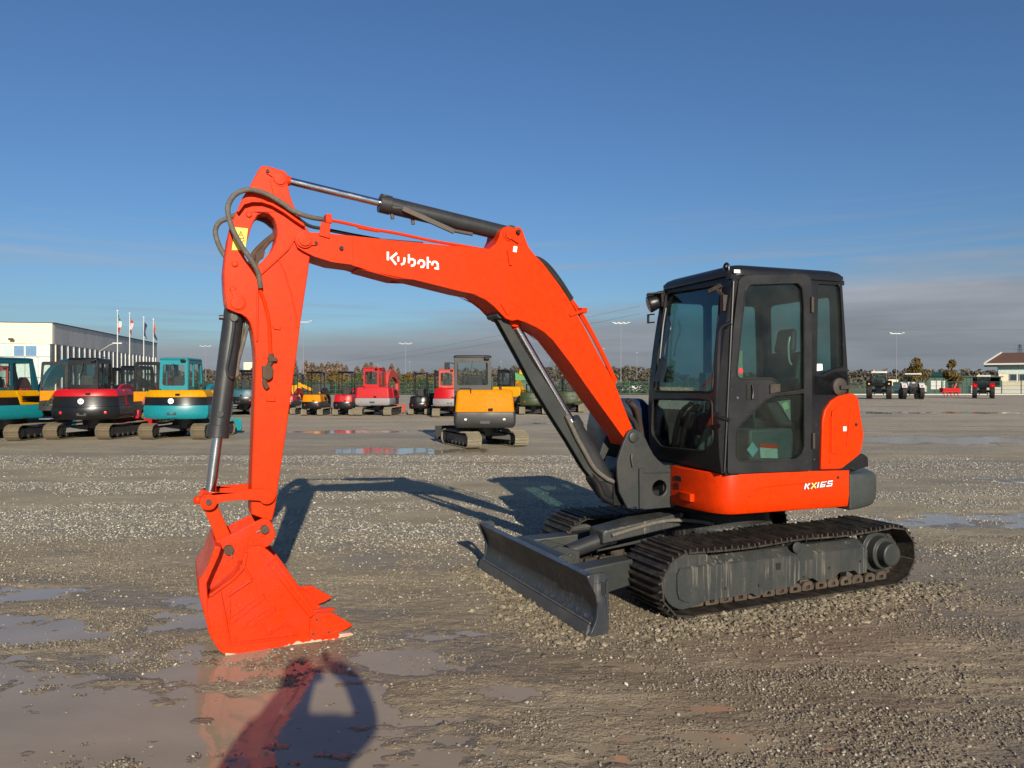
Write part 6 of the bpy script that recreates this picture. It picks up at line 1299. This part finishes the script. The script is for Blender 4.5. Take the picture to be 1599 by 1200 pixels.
def copy_tree(src, x, y, s, rz, label=None):
    c = src.copy(); col.objects.link(c); c.location = (x,y,0); c.scale = s; c.rotation_euler = (0,0,rz)
    if label: c['label'] = label
    for ch in src.children: d = ch.copy(); col.objects.link(d); d.parent = c
    return c
tree('round autumn tree with rusty yellow leaves behind the old white tractor', gx(1430,118), 118, 5.9, 2.1, 'spire', LOR, 3, 2600, None, .26)
tree('autumn tree with a tall thin top, right of the dark green shed', gx(1487,117), 117, 5.6, 1.9, 'spire', LOR, 8, 2000, None, .26)
gp = 'brown poplars beyond the fence'; lb = 'slim brown leafless poplar standing beyond the yard fence'
P0 = [tree(lb, gx(447,230), 230, 9.0, 1.7, 'poplar', LBR, 20, 1700, gp, .42), tree(lb, gx(460,235), 235, 10.2, 1.9, 'poplar', LBR, 21, 1900, gp, .42), tree(lb, gx(478,228), 228, 9.0, 1.8, 'poplar', LBR, 22, 1700, gp, .42)]
rr_ = random.Random(4)
for u, t in ((488,566),(496,571),(503,567),(513,566),(520,568),(527,565),(534,568),(541,571),(558,572),(572,568),(580,566),(588,572),(599,573),(612,569),(622,574),(365,574),(372,578),(428,572),(437,570),(345,580),(660,576),(250,588),(262,585),(275,584)):
    Y = rr_.uniform(215,260); h = hz(t,Y); src = P0[rr_.randrange(3)]; k = h/(9.0 if src is not P0[1] else 10.2); copy_tree(src, gx(u,Y), Y, (k*rr_.uniform(1.1,1.7),)*2+(k,), rr_.uniform(0,6))
gb = 'autumn bushes along the fence'
B0 = [tree('rounded shrub with orange autumn leaves beyond the fence', gx(525,170), 170, 4.6, 2.6, 'round', LOR, 31, 1500, gb+' (orange)', .4, 'shrub'), tree('rounded olive green shrub beyond the fence', gx(560,160), 160, 3.6, 2.6, 'round', LGN, 32, 1500, gb+' (green)', .4, 'shrub')]
for b_ in B0: b_.name = 'shrub'
for u in list(range(352,382,10))+list(range(432,700,9))+[925,935,947,958]:
    Y = rr_.uniform(135,185); src = B0[1] if rr_.random() < .55 else B0[0]; k = rr_.uniform(.45,.85); c = copy_tree(src, gx(u+rr_.uniform(-3,3),Y), Y, (k,k,k), rr_.uniform(0,6))
# far woods as one mass
r = np.random.default_rng(77); pts = []
for u in np.arange(-80,1720,5.0):
    Y = r.uniform(300,430); top = 583+5*math.sin(u*.013)+r.uniform(-4,4)
    if 620 < u < 800: top -= 4
    if 800 < u < 1050: top = 573+r.uniform(-2.5,3)
    if u > 1300: top = 580+r.uniform(-4,4)
    h = hz(top,Y); w_ = r.uniform(2.5,5); x = gx(u,Y)
    for c in crown_pts(r, 'round', 170, h, w_): pts.append((c[0]+x, c[1]+Y, c[2]))
    for _ in range(60): pts.append((x+r.uniform(-4,4), Y+r.uniform(-4,4), r.uniform(0,h*.6)))
wd = leaves('woodland', pts, 1.1, LMX, r); tag(wd, 'far brown and grey wood along the horizon', kind='stuff')
# dark olive hedge behind the fence
pts = [(x, 121+r.uniform(-.8,.8), r.uniform(0,1.9+.5*math.sin(x*.7))) for x in r.uniform(-75,30,15000)]
LHD = leafmat('dark_hedge', [(0,(.018,.026,.014)),(.5,(.035,.045,.024)),(1,(.065,.065,.035))]); hd = leaves('hedge', pts, .34, LHD, r); tag(hd, 'low dark green hedge behind the wire fence', kind='stuff')
# ================================================================== the photographer (throws the shadow in the foreground)
SK = paint('skin', (.48,.28,.2), .5, .1); JK = paint('dark_jacket', (.02,.022,.03), .8, .2); TR_ = paint('dark_trousers', (.025,.025,.03), .8, .2); HAIR = paint('hair', (.03,.02,.015), .7, .2)
def skin(name, joints, bones, mat, parent=None, sub=2):
    me = bpy.data.meshes.new(name); me.from_pydata([j[:3] for j in joints], bones, []); o = bpy.data.objects.new(name, me); col.objects.link(o); me.materials.append(mat)
    o.modifiers.new('skin', 'SKIN'); sk = me.skin_vertices[0].data
    for i, j in enumerate(joints): sk[i].radius = (j[3], j[4] if len(j) > 4 else j[3])
    sk[0].use_root = True; s = o.modifiers.new('sub', 'SUBSURF'); s.levels = s.render_levels = sub
    for p in me.polygons: p.use_smooth = True
    if parent: o.parent = parent
    return o
pr = empty('person', (-.05,-.30,0), 0, 'photographer in dark jacket holding up a phone, standing where the picture was taken', 'person')
J = [(0,0,.98,.24,.15),(0,.0,1.18,.25,.15),(0,0,1.38,.26,.15),(0,0,1.52,.08,.08),(0,.02,1.58,.065),(0,.03,1.66,.095,.10),(0,.03,1.75,.085,.09),
     (-.19,0,1.45,.10),(-.30,.08,1.25,.065),(-.17,.22,1.50,.045),(-.10,.24,1.60,.035),
     (.20,0,1.46,.11),(.36,.06,1.48,.075),(.26,.18,1.66,.055),(.12,.23,1.73,.04),
     (-.10,0,.90,.10),(-.13,.02,.5,.075),(-.15,-.02,.10,.045),(-.16,.12,.04,.04),(.10,0,.90,.10),(.13,.02,.5,.075),(.16,-.02,.10,.045),(.17,.12,.04,.04)]
bd = skin('body', J, [(0,1),(1,2),(2,3),(3,4),(4,5),(5,6),(2,7),(7,8),(8,9),(9,10),(2,11),(11,12),(12,13),(13,14),(0,15),(15,16),(16,17),(17,18),(0,19),(19,20),(20,21),(21,22)], JK, pr)
for sx, c in ((-1,(-.10,.24,1.60)), (1,(.12,.23,1.73))):
    for k in range(4): skin('finger', [(c[0]-sx*.0,c[1],c[2]+.01*k,.011),(c[0]-sx*.03,c[1]+.03,c[2]+.018*k,.009),(c[0]-sx*.06,c[1]+.03,c[2]+.02*k,.008)], [(0,1),(1,2)], SK, pr, 1)
    skin('thumb', [(c[0],c[1],c[2]-.01,.012),(c[0]-sx*.03,c[1]-.01,c[2]-.03,.01),(c[0]-sx*.05,c[1]+.01,c[2]-.04,.009)], [(0,1),(1,2)], SK, pr, 1)
m = MB(Matrix.Translation((0,.03,1.70))); m.ball((0,-.012,.02), .108, 16, (.9,1,1.1)); m.build('hair', HAIR, pr)
m = MB(); m.ball((0,.055,1.66), .088, 16, (.85,.85,1.15)); m.ball((0,.135,1.65), .016, 8, (.8,1,1.4)); m.ball((0,.125,1.61), .02, 8, (1.3,.4,.4)); m.build('face', SK, pr)
m = MB(); m.ball((-.03,.128,1.675), .012, 8); m.ball((.03,.128,1.675), .012, 8); m.build('eyes', WHITE, pr)
m = MB(); m.box((-.155,-.035,1.605), (.02,-.024,1.69)); ph = m.build('phone', BKP, None, bev=.006); tag(ph, 'black phone held up by the photographer', 'phone')
